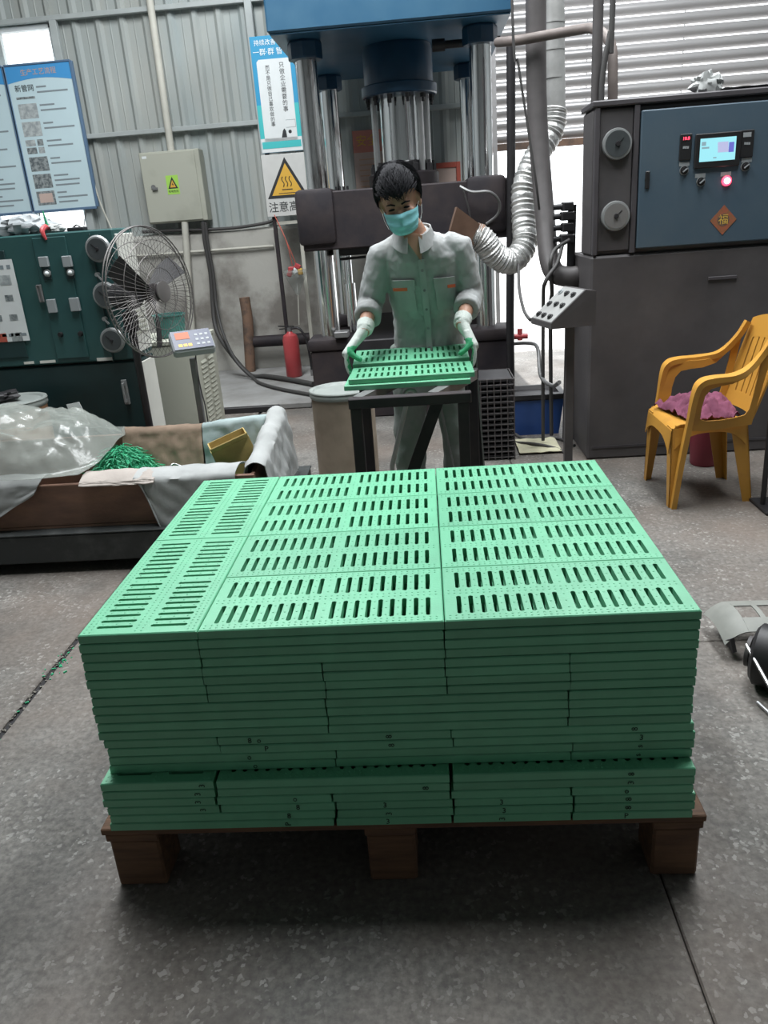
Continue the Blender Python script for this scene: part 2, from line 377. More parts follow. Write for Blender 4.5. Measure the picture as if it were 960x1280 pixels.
def meld(mb, name, mats, parent, voxel=0.01, smooth=6, disp=None, assign=None):
    "fuse overlapping closed shapes into one continuous skin"
    me = mb.mesh('tmp', mats, 0); o = link('tmp', me)
    r = o.modifiers.new('r', 'REMESH'); r.mode = 'VOXEL'; r.voxel_size = voxel
    s = o.modifiers.new('s', 'SMOOTH'); s.iterations = smooth; s.factor = 0.5
    if disp:
        t = D.textures.new('folds', 'CLOUDS'); t.noise_scale = disp[1]
        d = o.modifiers.new('d', 'DISPLACE'); d.texture = t; d.strength = disp[0]; d.texture_coords = 'LOCAL'
    bpy.context.view_layer.update()
    ev = o.evaluated_get(bpy.context.evaluated_depsgraph_get()); res = D.meshes.new_from_object(ev)
    D.objects.remove(o); res.name = name
    res.materials.clear()
    for q in (mats if isinstance(mats, (list, tuple)) else [mats]): res.materials.append(M[q])
    idx = [assign(p.center) if assign else 0 for p in res.polygons]
    res.polygons.foreach_set('material_index', idx)
    res.polygons.foreach_set('use_smooth', [True] * len(res.polygons))
    return link(name, res, parent)
def textmesh(body, size, material, xf, name, parent, thick=0.0006, align='CENTER', space=1.0, off=(0, 0, 0)):
    "flat lettering: xf maps the text plane (x right, y up) to the thing's coordinates"
    c = D.curves.new('t', 'FONT'); c.body = body; c.size = size; c.align_x = align; c.align_y = 'CENTER'; c.space_line = space; c.extrude = thick
    c.resolution_u = 2
    o = link('t', c); bpy.context.view_layer.update()
    ev = o.evaluated_get(bpy.context.evaluated_depsgraph_get()); me = D.meshes.new_from_object(ev)
    D.objects.remove(o); me.transform(xf); me.transform(Matrix.Translation(-Vector(off)))
    me.materials.clear(); me.materials.append(M[material]); me.name = name
    return link(name, me, parent)
def plane_xf(o, right, up):
    "a frame whose x goes along right, y along up, z out of the surface"
    r = Vector(right).normalized(); u = Vector(up); u = (u - r * u.dot(r)).normalized(); n = r.cross(u)
    return Matrix(((r.x, u.x, n.x, o[0]), (r.y, u.y, n.y, o[1]), (r.z, u.z, n.z, o[2]), (0, 0, 0, 1)))
def arc(c, a0, a1, r, n, u, w):
    c, u, w = Vector(c), Vector(u), Vector(w)
    return [c + u * (r * math.cos(a0 + (a1 - a0) * i / n)) + w * (r * math.sin(a0 + (a1 - a0) * i / n)) for i in range(n + 1)]
def smooth_path(pts, k=6):
    pts = [Vector(p) for p in pts]; out = []
    for i in range(len(pts) - 1):
        p0 = pts[max(i - 1, 0)]; p1 = pts[i]; p2 = pts[i + 1]; p3 = pts[min(i + 2, len(pts) - 1)]
        for j in range(k):
            t = j / k
            out.append(0.5 * ((2 * p1) + (p2 - p0) * t + (2 * p0 - 5 * p1 + 4 * p2 - p3) * t * t + (3 * p1 - p0 - 3 * p2 + p3) * t ** 3))
    return out + [pts[-1]]
def nz(p, s=1.0): return noise.noise(Vector(p) * s)

# ================================================================== the hall
WY = 8.6                                   # the back wall
DOOR_X0, DOOR_X1, SHUT_Z = 0.74, 4.4, 2.03
floor = struct(MB().boxb(-6, 6, -5, WY + 0.2, -0.30, -0.010).build('floor', 'iron_black'))
for (x0, x1, y0, y1) in ((-6, -1.477, -5, WY + .2), (-1.453, 0.4865, -5, WY + .2), (0.4895, 6, -5, 2.498), (0.4895, 6, 2.502, WY + .2)):
    MB().boxb(x0, x1, y0, y1, -0.06, 0.0, bev=0.004).build('floor_slab', 'floor', floor)
g = struct(MB().boxb(-14, 16, WY + 0.2, 40, -0.30, -0.02).build('ground', 'ground_out'))
ceil = struct(MB().boxb(-6, 6, -5, WY + .2, CEIL, CEIL + 0.15).build('ceiling', 'roof_sheet'))
for i, (x, y, sx, sy, p) in enumerate(SKYLIGHTS):
    struct(MB().boxb(x - sx / 2, x + sx / 2, y - sy / 2, y + sy / 2, CEIL - 0.03, CEIL - 0.004).build('window_%d' % (i + 2), 'white_frame'))
struct(MB().boxb(-6.2, -6, -5, WY + .2, 0, CEIL).build('wall_left', 'side_wall'))
struct(MB().boxb(6, 6.2, -5, WY + .2, 0, CEIL).build('wall_right', 'side_wall'))
struct(MB().boxb(-6.2, 6.2, -5.2, -5, 0, CEIL).build('wall_front', 'side_wall'))

wb = MB(); PITCH = 0.235
def corrugated(x0, x1, z0, z1):
    xs = []; k = math.floor(x0 / PITCH)
    while k * PITCH < x1:
        b = k * PITCH
        for dx, dy in ((0.0, 0), (0.030, -0.028), (0.062, -0.028), (0.092, 0), (0.150, 0), (0.158, -0.006), (0.166, 0)): xs.append((b + dx, dy))
        k += 1
    prof = [q for q in xs if x0 < q[0] < x1]; prof = [(x0, 0)] + prof + [(x1, 0)]
    vs = [(x, WY + dy, z) for x, dy in prof for z in (z0, z1)] + [(x, WY + dy + 0.004, z) for x, dy in prof for z in (z0, z1)]
    n = len(prof); fs = []
    for i in range(n - 1):
        a = 2 * i; fs.append((a, a + 2, a + 3, a + 1)); b = 2 * n + a; fs.append((b, b + 1, b + 3, b + 2))
    wb.add(vs, fs)
WX0, WX1, WZ0, WZ1 = -4.75, -3.46, 1.56, 3.47
corrugated(-6, WX0, 1.40, CEIL); corrugated(WX0, WX1, WZ1, CEIL); corrugated(WX1, DOOR_X0, 1.40, CEIL)
corrugated(DOOR_X0, DOOR_X1, 3.75, CEIL); corrugated(DOOR_X1, 6, 1.40, CEIL)
wall_back = struct(wb.build('wall_back', 'sheet_wall', smooth=0))
pl = MB()
def rough_face(x0, x1):
    n = 60; rows = []
    top = []
    for i in range(n + 1):
        x = x0 + (x1 - x0) * i / n
        z = 1.49 + 0.02 * nz((x * 3, 1, 0))
        rows.append([Vector((x, WY - 0.13 + 0.006 * nz((x * 4, 2, 0)), 0)), Vector((x, WY - 0.13 + 0.012 * nz((x * 5, 5, 0)), 0.7)),
                     Vector((x, WY - 0.12 + 0.012 * nz((x * 5, 7, 0)), z - .03)), Vector((x, WY - 0.09, z)), Vector((x, WY + 0.12, z)), Vector((x, WY + 0.12, 0))])
    pl.loft(rows)
rough_face(-6, DOOR_X0); rough_face(DOOR_X1, 6)
pl.build('plaster_dado', 'plaster', wall_back, smooth=40)
k = 1
for (x0, x1, z) in ((-3.36, DOOR_X0, 2.46), (-6, DOOR_X0, 3.50)):
    struct(MB().boxb(x0, x1, WY - 0.085, WY - 0.03, z - 0.022, z + 0.022, bev=0.004).build('trim_%d' % k, 'girt')); k += 1
struct(MB().boxb(-1.56, -1.49, WY - 0.10, WY - 0.03, 1.49, CEIL, bev=0.004).build('trim_%d' % k, 'girt')); k += 1
struct(MB().boxb(WX1 - 0.0, WX1 + 0.07, WY - 0.09, WY - 0.03, 1.49, 3.48, bev=0.004).build('trim_%d' % k, 'girt')); k += 1
struct(MB().boxb(DOOR_X0 - .10, DOOR_X0 + 0.03, WY - 0.02, WY + 0.12, 0.0, 3.75, bev=0.004).build('trim_%d' % k, 'girt'))

# window behind the notice board
win = struct(link('window_1', None, None, (0, 0, 0)))
fm = MB()
for (x0, x1, z0, z1) in ((WX0, WX1, WZ0, WZ0 + .04), (WX0, WX1, WZ1 - .04, WZ1), (WX0, WX0 + .04, WZ0, WZ1), (WX1 - .04, WX1, WZ0, WZ1)):
    fm.boxb(x0, x1, WY - .03, WY + .05, z0, z1, bev=.004)
fm.build('window_frame', 'white_frame', win)
mx = at(45, 272, WY).x
for x in (mx, mx - .42): MB().boxb(x - .03, x + .03, WY - .02, WY + .04, WZ0 + .04, WZ1 - .04).build('mullion', 'girt', win)
for (x0, x1) in ((WX0 + .04, mx - .45), (mx - .39, mx - .03), (mx + .03, WX1 - .04)):
    MB().boxb(x0, x1, WY + .012, WY + .016, WZ0 + .04, WZ1 - .04).build('pane', 'glass', win)

# half-open roller shutter
sh = struct(link('door_1', None, None, (0, 0, 0)))
sl = MB(); n = 9
SP = 0.112
prof = [(-0.030 * math.sin(PI * i / n) + 0.022 * (1 - i / n), 0.097 * i / n) for i in range(n + 1)]
ring = []
for x in (DOOR_X0, DOOR_X1):
    ring.append([Vector((x, dy, z)) for dy, z in prof] + [Vector((x, dy + .004, z)) for dy, z in reversed(prof)])
sl.loft(ring); slat_mesh = sl.mesh('slat', 'shutter', 40)
i = 0
while SHUT_Z + 0.07 + SP * i < 3.72:
    link('slat', slat_mesh, sh, (0, WY + .02, SHUT_Z + 0.07 + SP * i)); i += 1
MB().boxb(DOOR_X0, DOOR_X1, WY - .015, WY + .04, SHUT_Z, SHUT_Z + .065, bev=.006).build('bottom_bar', 'pipe_rust', sh)
lk = MB()
for q in range(5):                         # the hinge links that join slat to slat
    x = DOOR_X0 + .02 + (DOOR_X1 - DOOR_X0 - .04) * q / 4
    lk.boxb(x - .006, x + .006, WY + .040, WY + .044, SHUT_Z, 3.76)
lk.build('hinge_links', 'shutter', sh)
for x in (DOOR_X0 + .02, DOOR_X1): MB().boxb(x - .03, x + .03, WY - .03, WY + .07, 0, 3.75).build('guide_rail', 'shutter', sh)

# ================================================================== pallet and stacked grates
GL, GW, GT, GP = 0.5325, 0.2656, 0.0219, 0.0231      # length, width, body thickness, course pitch with the studs
def grate_mesh():
    mb = MB(); hs, hy = [], []
    pitch = 0.0266; sw = 0.0105
    x = 0.0335
    for grp in range(2):
        for i in range(9): hs.append((x - sw / 2 + i * pitch, x + sw / 2 + i * pitch))
        x += 8 * pitch + 0.0405
    hy = [(0.030, 0.1125), (0.1531, 0.2356)]
    c = 0.0022
    xs = sorted({0, c, GL - c, GL} | {q for h in hs for q in h}); ys = sorted({0, c, GW - c, GW} | {q for h in hy for q in h})
    X = lambda v: v - GL / 2
    Yv = lambda v: v - GW / 2
    hole = {(a, b) for a in hs for b in hy}
    idx = {}; vs = []; fs = []
    def vt(x, y, z):
        key = (round(x, 6), round(y, 6), round(z, 6))
        if key not in idx: idx[key] = len(vs); vs.append(key)
        return idx[key]
    def zt(x, y): return GT - (0.0024 if (x in (0, GL) or y in (0, GW)) else 0)
    def zb(x, y): return 0.0014 if (x in (0, GL) or y in (0, GW)) else 0
    for i in range(len(xs) - 1):
        for j in range(len(ys) - 1):
            x0, x1, y0, y1 = xs[i], xs[i + 1], ys[j], ys[j + 1]
            if ((x0, x1), (y0, y1)) in hole:
                k = 0.0033
                octo = [(x0 + k, y0), (x1 - k, y0), (x1, y0 + k), (x1, y1 - k), (x1 - k, y1), (x0 + k, y1), (x0, y1 - k), (x0, y0 + k)]
                for (cx, cy), (a, b) in zip(((x0, y0), (x1, y0), (x1, y1), (x0, y1)), ((7, 0), (1, 2), (3, 4), (5, 6))):
                    for z in (GT, 0.0): fs.append((vt(X(cx), Yv(cy), z), vt(X(octo[b][0]), Yv(octo[b][1]), z), vt(X(octo[a][0]), Yv(octo[a][1]), z)))
                for q in range(8):
                    a, b = octo[q], octo[(q + 1) % 8]
                    fs.append((vt(X(a[0]), Yv(a[1]), GT), vt(X(b[0]), Yv(b[1]), GT), vt(X(b[0]), Yv(b[1]), 0.0), vt(X(a[0]), Yv(a[1]), 0.0)))
                continue
            cs = ((x0, y0), (x1, y0), (x1, y1), (x0, y1))
            fs.append(tuple(vt(X(a), Yv(b), zt(a, b)) for a, b in cs)); fs.append(tuple(vt(X(a), Yv(b), zb(a, b)) for a, b in reversed(cs)))
    for a, b in list(zip(xs, xs[1:])):
        for y in (0, GW): fs.append((vt(X(a), Yv(y), zt(a, y)), vt(X(b), Yv(y), zt(b, y)), vt(X(b), Yv(y), zb(b, y)), vt(X(a), Yv(y), zb(a, y))))
    for a, b in list(zip(ys, ys[1:])):
        for x in (0, GL): fs.append((vt(X(x), Yv(a), zt(x, a)), vt(X(x), Yv(b), zt(x, b)), vt(X(x), Yv(b), zb(x, b)), vt(X(x), Yv(a), zb(x, a))))
    mb.add(vs, fs)
    # moulded anti-slip studs
    def stud(x, y):
        a = [(X(x) + .0030 * math.cos(t * PI / 3), Yv(y) + .0030 * math.sin(t * PI / 3), GT - .0002) for t in range(6)]
        b = [(X(x) + .0016 * math.cos(t * PI / 3), Yv(y) + .0016 * math.sin(t * PI / 3), GT + .0010) for t in range(6)]
        mb.add(a + b, [(q, (q + 1) % 6, 6 + (q + 1) % 6, 6 + q) for q in range(6)] + [(6, 7, 8, 9, 10, 11)])
    mids = [(hs[i][1] + hs[i + 1][0]) / 2 for i in range(17)]
    for i, x in enumerate(mids):
        for y0, y1 in hy:
            for t in (0.12, 0.5, 0.88): stud(x, y0 + (y1 - y0) * t)
    k = 0
    while 0.012 + 0.0133 * k < GL - .01:
        for y in (0.011, 0.0225, 0.1265, 0.1405, GW - .0225, GW - .011): stud(0.012 + 0.0133 * k, y)
        k += 1
    return mb.mesh('drain_grate', 'grate_green', 30)
G_MESH = grate_mesh()

PX0, PX1, PY0, PY1, PZ = -0.835, 0.578, 1.438, 2.545, 0.185
pal = thing('wooden_pallet', 'brown wooden pallet carrying the stack of green grates', 'pallet', (-0.13, 2.0, 0))
o = (-0.13, 2.0, 0)
for i in range(8):
    y = PY0 + (PY1 - PY0 - 0.115) * i / 7
    MB(o).boxb(PX0 - (.004 if i % 2 else 0), PX1 + .004 * (i % 3), y, y + 0.115, PZ - 0.019, PZ, bev=.003).build('deck_board', 'pallet_wood', pal)
BX = ((PX0 + .006, PX0 + .135), (-0.205, -0.083), (PX1 - .118, PX1 - .004))
for x0, x1 in BX:
    MB(o).boxb(x0, x1, PY0 + .004, PY1 - .004, PZ - 0.042, PZ - 0.0195, bev=.003).build('stringer_board', 'pallet_wood', pal)
    for y in (PY0 + .010, (PY0 + PY1) / 2 - .06, PY1 - .13):
        MB(o).boxb(x0 + .004, x1 - .004, y, y + .12, 0.0, PZ - 0.0425, bev=.006).build('block', 'pallet_wood', pal)

ORD = ['first', 'second', 'third', 'fourth', 'fifth', 'sixth', 'seventh', 'eighth', 'ninth', 'tenth', 'eleventh', 'twelfth', 'thirteenth',
       'fourteenth', 'fifteenth', 'sixteenth', 'seventeenth', 'eighteenth', 'nineteenth', 'twentieth', 'twenty-first', 'twenty-second']
# each course counted from the pallet up: the run of grates along the front (S end-on, L side-on)
PAT = ['LSSS'] * 2 + ['SSSSS'] * 2 + ['SLL'] * 2 + ['LLS'] * 2 + ['SLL'] * 2 + ['LLS'] * 4 + ['SSSSS'] * 4 + ['SLL'] * 4
rg = random.Random(3)
FRONT = {}
marks = []
drift = [(0, 0)] * 22
for ci, pat in enumerate(PAT):
    low = ci < 6
    z = PZ + ci * GP + .0002
    W1 = 0.2706 if low else 0.2676
    X0 = (-0.807 if low else -0.798) + rg.uniform(-.0035, .0035) + (0.006 if 6 <= ci < 10 else 0)
    Y0 = (1.4325 if low else 1.4690) + rg.uniform(-.001, .001)
    u = 0
    for pi, p in enumerate(pat):
        w = 1 if p == 'S' else 2
        if p == 'S':
            cells = [(X0 + (u + .5) * W1, Y0 + GL / 2 + r * (GL + .0015), PI / 2, r) for r in range(2)]
        else:
            cells = [(X0 + (u + 1) * W1, Y0 + GW / 2 + r * (GW + .0012), 0.0, r) for r in range(4)]
        for (cx, cy, rz, r) in cells:
            edge = r == 0 or u == 0 or u + w == 5 or ci >= 18
            if not edge: continue
            jx, jy = rg.uniform(-.0006, .0006), rg.uniform(-.0007, .0007)
            ob = link('drain_grate', G_MESH, None, (cx + jx, cy + jy, z)); ob.rotation_euler = (0, 0, rz + rg.uniform(-.0008, .0008))
            way = 'end-on' if p == 'S' else 'side-on'
            if ci == 21:
                lb = 'green slotted grate in the top course, %s row back, %s column from fibre tray' % (ORD[r], ORD[pi])
            elif r == 0:
                lb = 'green grate edge, %s course above the pallet, %s along the front from the fibre tray' % (ORD[ci], ORD[pi])
            else:
                lb = 'green grate in the %s course above pallet, %s row back, %s column from the tray' % (ORD[ci], ORD[r], ORD[pi])
            tag(ob, lb, 'grate', 'green grates stacked on the pallet')
            if r == 0: FRONT[(ci, pi)] = (ob, cx, cy - (GL / 2 if p == 'S' else GW / 2), z, w, rz)
        u += w
# crayon marks on the grate edges
def mark(ci, pi, fx, body):
    if (ci, pi) not in FRONT: return
    ob, cx, fy, z, w, rz = FRONT[(ci, pi)]
    ww = GW if w == 1 else GL
    p = Vector((cx + (fx - .5) * ww, fy - .0012, z + GT * .48))
    bpy.context.view_layer.update()
    xf = ob.matrix_world.inverted() @ plane_xf(p, (1, 0, 0), (0, 0, 1)) @ Matrix.Rotation(rg.choice((0, PI / 2, PI / 2)), 4, 'Z')
    textmesh(body, 0.020, 'mark_ink', xf, 'crayon_mark', ob, thick=.0003)
for ci, pi, fx, b in ((9, 1, .18, 'o'), (8, 1, .20, 'P'), (8, 1, .74, '8'), (9, 1, .74, '8'), (9, 1, .14, '8'), (7, 0, .62, 'o'), (6, 0, .65, 'o'), (7, 2, .55, 's'), (6, 2, .55, 's'),
                      (8, 2, .78, '3'), (9, 2, .76, '8'), (5, 0, .9, '3'), (4, 0, .85, '3'), (3, 0, .85, '3'), (2, 0, .86, '3'), (0, 0, .80, 'P'), (1, 0, .80, '8'), (2, 1, .68, '8'), (3, 1, .68, 'o'),
                      (0, 1, .45, '3'), (1, 1, .45, '3'), (2, 2, .42, '3'), (4, 1, .9, '8'), (0, 2, .42, '3'), (1, 2, .42, '3'), (2, 3, .40, '3'), (0, 3, .45, 'P'), (1, 3, .45, '8'),
                      (2, 4, .45, '8'), (3, 4, .45, 'o'), (4, 2, .74, '3'), (5, 2, .74, '8')):
    mark(ci, pi, fx, b)

# ================================================================== work table with three grates
tb = thing('work_table', 'rusty dark steel frame table under the worker\'s hands', 'table', (-0.08, 3.3, 0)); o = (-0.08, 3.3, 0)
TZ = 0.822; TX0, TX1, TY0, TY1 = -0.325, 0.156, 3.10, 3.62
mkb = lambda *a: MB(o).boxb(*a, bev=.003)
for x0, x1, y0, y1 in ((TX0, TX0 + .045, TY0, TY0 + .045), (TX1 - .045, TX1, TY0, TY0 + .045), (TX0, TX0 + .045, TY1 - .045, TY1), (TX1 + .02, TX1 + .065, TY1 - .045, TY1)):
    mkb(x0, x1, y0, y1, 0, TZ - .041).build('leg', 'iron_dark', tb)
mkb(TX0 - .005, TX1 + .01, TY0 - .002, TY0 + .045, TZ - .042, TZ).build('front_rail', 'iron_dark', tb)
mkb(TX0 - .005, TX1 + .07, TY1 - .045, TY1, TZ - .042, TZ).build('back_rail', 'iron_dark', tb)
for (a, b) in (((TX0 + .03, TY0 + .046), (TX0 + .20, TY1 - .046)), ((0.012, TY0 + .046), (0.20, TY1 - .046))):
    MB(o).bar((a[0], a[1], TZ - .021), (b[0], b[1], TZ - .021), .045, .042).build('side_rail', 'steel_grey', tb)
MB(o).bar((-0.24, TY0 + .07, .10), (0.03, TY0 + .07, TZ - .045), .012, .05, up=(1, 0, 0)).build('diagonal_brace', 'iron_dark', tb)
MB(o).tube([(0.03, TY1 - .07, TZ - .045), (0.14, TY1 - .07, .08)], .006, n=8).build('tie_rod', 'steel_grey', tb)
sp = thing('shovel', 'thin grey steel rod shovel leaning under the frame table', 'shovel', (-0.21, 3.38, 0)); so = (-0.21, 3.38, 0)
MB(so).tube([(-0.22, 3.37, 0.02), (-0.185, 3.38, .45), (-0.10, 3.40, .74)], .011, n=8).build('shaft', 'galv', sp)
MB(so).tube(arc((-0.085, 3.40, .755), -2.4, 2.6, .028, 12, (0.5, 0, .86), (-.86, 0, .5)), .008, n=6).build('grip', 'galv', sp)

def loose_grate(loc, rot, label):
    ob = link('drain_grate', G_MESH, None, loc); ob.rotation_euler = rot
    tag(ob, label, 'grate', 'green grates on the work table'); return ob
loose_grate((-0.092, 3.262 + GW / 2, TZ + .0005), (0, 0, -.012), 'lower green slotted grate lying across the steel frame table')
loose_grate((-0.075, 3.284 + GW / 2, TZ + .0005 + GP + .0004), (0, 0, .006), 'upper green slotted grate of the pair on the steel frame table')
G3 = Vector((-0.080, 3.580 + GW / 2, 0.868))
loose_grate(G3, (math.radians(4), 0, .006), 'green slotted grate held at both ends by the worker')

# ================================================================== hydraulic press
PCX = (-0.757, 0.470); PFY, PRY = 6.275, 7.75; PR = 0.077
pr = thing('hydraulic_press', 'tall blue four-column hydraulic press with chrome ram behind the worker', 'press', (-0.14, 7.0, 0)); o = (-0.14, 7.0, 0)
BZ = 2.700                                  # underside of the top beam
tbm = MB(o)
tbm.boxb(-0.965, 0.668, 5.98, 8.05, BZ, 3.72, bev=.012)
tbm.build('top_beam', 'blue_paint', pr)
lab(MB(o).boxb(-0.95, 0.655, 6.0, 8.03, BZ - .012, BZ - .0005, bev=.003).build('bottom_plate', 'blue_paint', pr), 'teal blue underside plate')
for cx in PCX:
    for cy in (PFY, PRY):
        c = MB(o).cyl((cx, cy, .60), (cx, cy, BZ - .013), PR, n=32).build('column', 'oily_chrome' if cx < 0 else 'chrome', pr)
        MB(o).lathe([(.118, 0), (.122, .01), (.122, .10), (.115, .114)], (cx, cy, BZ - .128), n=8).build('column_nut', 'blue_dark', c, smooth=20)
CX, CY = -0.118, 6.72
hs = MB(o).lathe([(.262, .0), (.262, .23), (.25, .262)], (CX, CY, BZ - .275), n=48).build('cylinder_housing', 'blue_dark', pr)
MB(o).lathe([(.280, 0), (.288, .008), (.288, .068), (.280, .076)], (CX, CY, BZ - .352), n=48).build('cylinder_flange', 'blue_dark', pr)
for k in range(12):
    a = 2 * PI * k / 12 + .26; p = Vector((CX + .252 * math.cos(a), CY + .252 * math.sin(a), 0))
    b = MB(o).lathe([(.020, 0), (.020, .028)], (p.x, p.y, BZ - .385), n=6); b.cyl((p.x, p.y, BZ - .415), (p.x, p.y, BZ - .385), .011, n=8)
    b.build('flange_bolt', 'iron_black', pr, smooth=20)
MB(o).cyl((CX, CY, 1.80), (CX, CY, BZ - .352), .158, n=48).build('ram', 'chrome', pr)
for a in (PI + .25, 2 * PI - .25, 2 * PI - .75):
    x, y = CX + .205 * math.cos(a), CY + .205 * math.sin(a)
    MB(o).cyl((x, y, 1.74), (x, y, BZ - .352), .024, n=16).build('guide_rod', 'bright_steel', pr)
fl_ = MB(o).lathe([(.275, 0), (.275, .10), (.262, .112)], (CX, CY, 1.702), n=48).build('ram_flange', 'iron_dark', pr)
MB(o).lathe([(.185, 0), (.185, .07), (.165, .08)], (CX, CY, 1.815), n=36).build('ram_collar', 'iron_black', pr)
for k in range(10):
    a = 2 * PI * k / 10 + .1; x, y = CX + .235 * math.cos(a), CY + .235 * math.sin(a)
    MB(o).lathe([(.026, 0), (.026, .05), (.014, .052), (.014, .075)], (x, y, 1.815), n=6).build('ram_bolt', 'iron_black', pr, smooth=20)
# moving platen
pz0, pz1 = 1.300, 1.700
pt = MB(o).boxb(-0.870, 0.640, 6.02, 8.02, pz0, pz1, bev=.010).build('moving_platen', 'iron_dark', pr)
for cx in PCX:
    s = -1 if cx < 0 else 1
    MB(o).boxb(cx - .140, cx + .140, 5.985, 6.60, pz0 + .04, pz1 + .022, bev=.035, seg=2).build('platen_boss', 'iron_dark', pr)
MB(o).boxb(-0.62, 0.36, 6.10, 7.9, pz0 - .05, pz0 - .0005, bev=.004).build('upper_die_plate', 'iron_black', pr)
for k in range(4):
    x = -0.62 + .028 * k; MB(o).cyl((x, 6.30, pz1 - .005), (x, 6.30, pz1 + .035), .008, n=8).build('stud', 'iron_black', pr)
# lower bolster
MB(o).boxb(-0.80, 0.52, 6.15, 7.95, 0.0, .46, bev=.01).build('lower_bed', 'iron_dark', pr)
MB(o).boxb(-0.55, 0.30, 6.12, 7.9, .4605, .62, bev=.008).build('lower_die', 'iron_black', pr)
for cx in PCX:
    for cy in (PFY, PRY):
        f = MB(o); f.boxb(cx - .155, cx + .170, cy - .16, cy + .16, 0, .555, bev=.01); f.boxb(cx - .172, cx + .187, cy - .178, cy + .178, .555, .645, bev=.022, seg=2)
        f.build('column_foot', 'iron_dark', pr)
for (x, y, z0, z1) in ((-.60, 6.55, .62, 1.25), (.33, 6.6, .62, 1.25)):
    e = MB(o).cyl((x, y, z0), (x, y, z1), .028, n=16); e.cyl((x, y, z0 + .06), (x, y, z0 + .40), .045, n=16)
    e.build('ejector_rod', 'chrome', pr)
MB(o).boxb(-0.71, -0.60, 6.06, 6.20, .655, .70, bev=.005).build('switch_bracket', 'steel_grey', pr)
MB(o).bar((-.66, 6.5, 1.21), (-.45, 6.5, 1.215), .015, .02).build('limit_bar', 'iron_black', pr)
hs_ = smooth_path([at(575, 233, 5.9), at(590, 240, 5.86), at(612, 240, 5.86), at(624, 252, 5.9), at(622, 268, 5.95), at(608, 280, 5.98)], 6)
MB(o).tube(hs_, .010, n=8).build('hydraulic_hose', 'steel_grey', pr)
MB(o).tube(smooth_path([at(578, 235, 5.93), at(586, 262, 5.92), at(592, 300, 5.96)], 5), .006, n=6).build('thin_cable', 'cable', pr)
pv = MB(o).cyl(at(543, 57, 6.32), at(625, 50, 6.32), .026, n=14); pv.cyl(at(540, 57.3, 6.32), at(556, 56, 6.32), .040, n=14)
pv.build('oil_pipe', 'iron_black', pr)
rv = MB(o).cyl((.657, 6.2, .56), (.78, 6.2, .56), .022, n=14); rv.cyl((.72, 6.2, .53), (.72, 6.2, .62), .020, n=12)
lab(rv.build('drain_valve', 'ext_red', pr), 'red valve')

# ================================================================== notices around the press
def wall_poster(name, label, cat, a, b, Y, th=.012, mats='pink_paper'):
    p0, p1 = at(*a, Y), at(*b, Y); x0, x1 = min(p0.x, p1.x), max(p0.x, p1.x); z0, z1 = min(p0.z, p1.z), max(p0.z, p1.z)
    t = thing(name, label, cat, ((x0 + x1) / 2, Y, z0)); oo = t.location.copy()
    MB(oo).boxb(x0, x1, Y, Y + th, z0, z1, bev=.002).build('backing', mats, t)
    return t, oo, x0, x1, z0, z1
YP = WY - .032
t, oo, x0, x1, z0, z1 = wall_poster('wall_notice', 'pink paper notice with red heading on the sheet wall behind the ram', 'notice', (440, 164), (486, 246), YP - .012)
MB(oo).boxb(x0, x1, YP - .0145, YP - .0125, z1 - .20, z1).build('heading', 'red_paper', t)
textmesh('安全', .11, 'ink_gold', plane_xf((x0 + .14, YP - .016, z1 - .10), (1, 0, 0), (0, 0, 1)), 'emblem', t, off=oo)
for i in range(7): MB(oo).boxb(x0 + .05, x1 - .06 - .05 * (i % 3), YP - .0135, YP - .0122, z1 - .27 - .05 * i, z1 - .258 - .05 * i).build('text_line', 'ink_orange', t)
t, oo, x0, x1, z0, z1 = wall_poster('framed_notice', 'white paper notice in a red frame on the wall beside the ram', 'notice', (530, 208), (575, 242), YP - .012, mats='pink_paper')
for q in ((x0 - .012, x0 + .03, z0, z1 + .02), (x1 - .03, x1 + .012, z0, z1 + .02), (x0 + .03, x1 - .03, z1 - .03, z1 + .02)):
    MB(oo).boxb(q[0], q[1], YP - .024, YP - .0125, q[2], q[3], bev=.003).build('frame', 'red_frame', t)

# tall slogan poster and hot-surface sign on their posts
SY = 7.98
st = thing('sign_posts', 'pair of thin posts carrying the slogan poster and hot surface sign', 'posts', (-1.27, SY + .05, 0)); oo = st.location.copy()
for x, zt_ in ((-1.415, 3.05), (-1.17, 3.05)):
    MB(oo).boxb(x - .018, x + .018, SY + .030, SY + .066, 0, zt_, bev=.003).build('post', 'conduit' if x > -1.3 else 'iron_dark', st)
MB(oo).boxb(-1.415, -1.17, SY + .036, SY + .060, 1.50, 1.53).build('crossbar', 'conduit', st)
PA, PB, PC, PD = -1.452, -1.062, 2.135, 3.085
ps = thing('slogan_poster', 'tall blue and teal slogan poster with two columns of black characters', 'poster', ((PA + PB) / 2, SY, PC)); oo = ps.location.copy()
MB(oo).boxb(PA, PB, SY, SY + .028, PC, PD, bev=.003).build('panel', 'poster_blue', ps)
MB(oo).boxb(PA + .002, PB - .002, SY - .0012, SY - .0002, PC + .002, PC + .40).build('teal_field', 'poster_teal', ps)
MB(oo).boxb(PA + .002, PB - .002, SY - .0024, SY - .0014, PC + .002, PC + .120).build('lower_border', 'white_paper', ps)
r = MB(oo); cc = .02; xx0, xx1, zz0, zz1 = PA + .042, PB - .042, PC + .045, PD - .185
r.prism([(xx0 + cc, SY - .0024, zz0), (xx1 - cc, SY - .0024, zz0), (xx1, SY - .0024, zz0 + cc), (xx1, SY - .0024, zz1 - cc), (xx1 - cc, SY - .0024, zz1), (xx0 + cc, SY - .0024, zz1), (xx0, SY - .0024, zz1 - cc), (xx0, SY - .0024, zz0 + cc)], (0, .001, 0))
r.build('white_field', 'white_paper', ps)
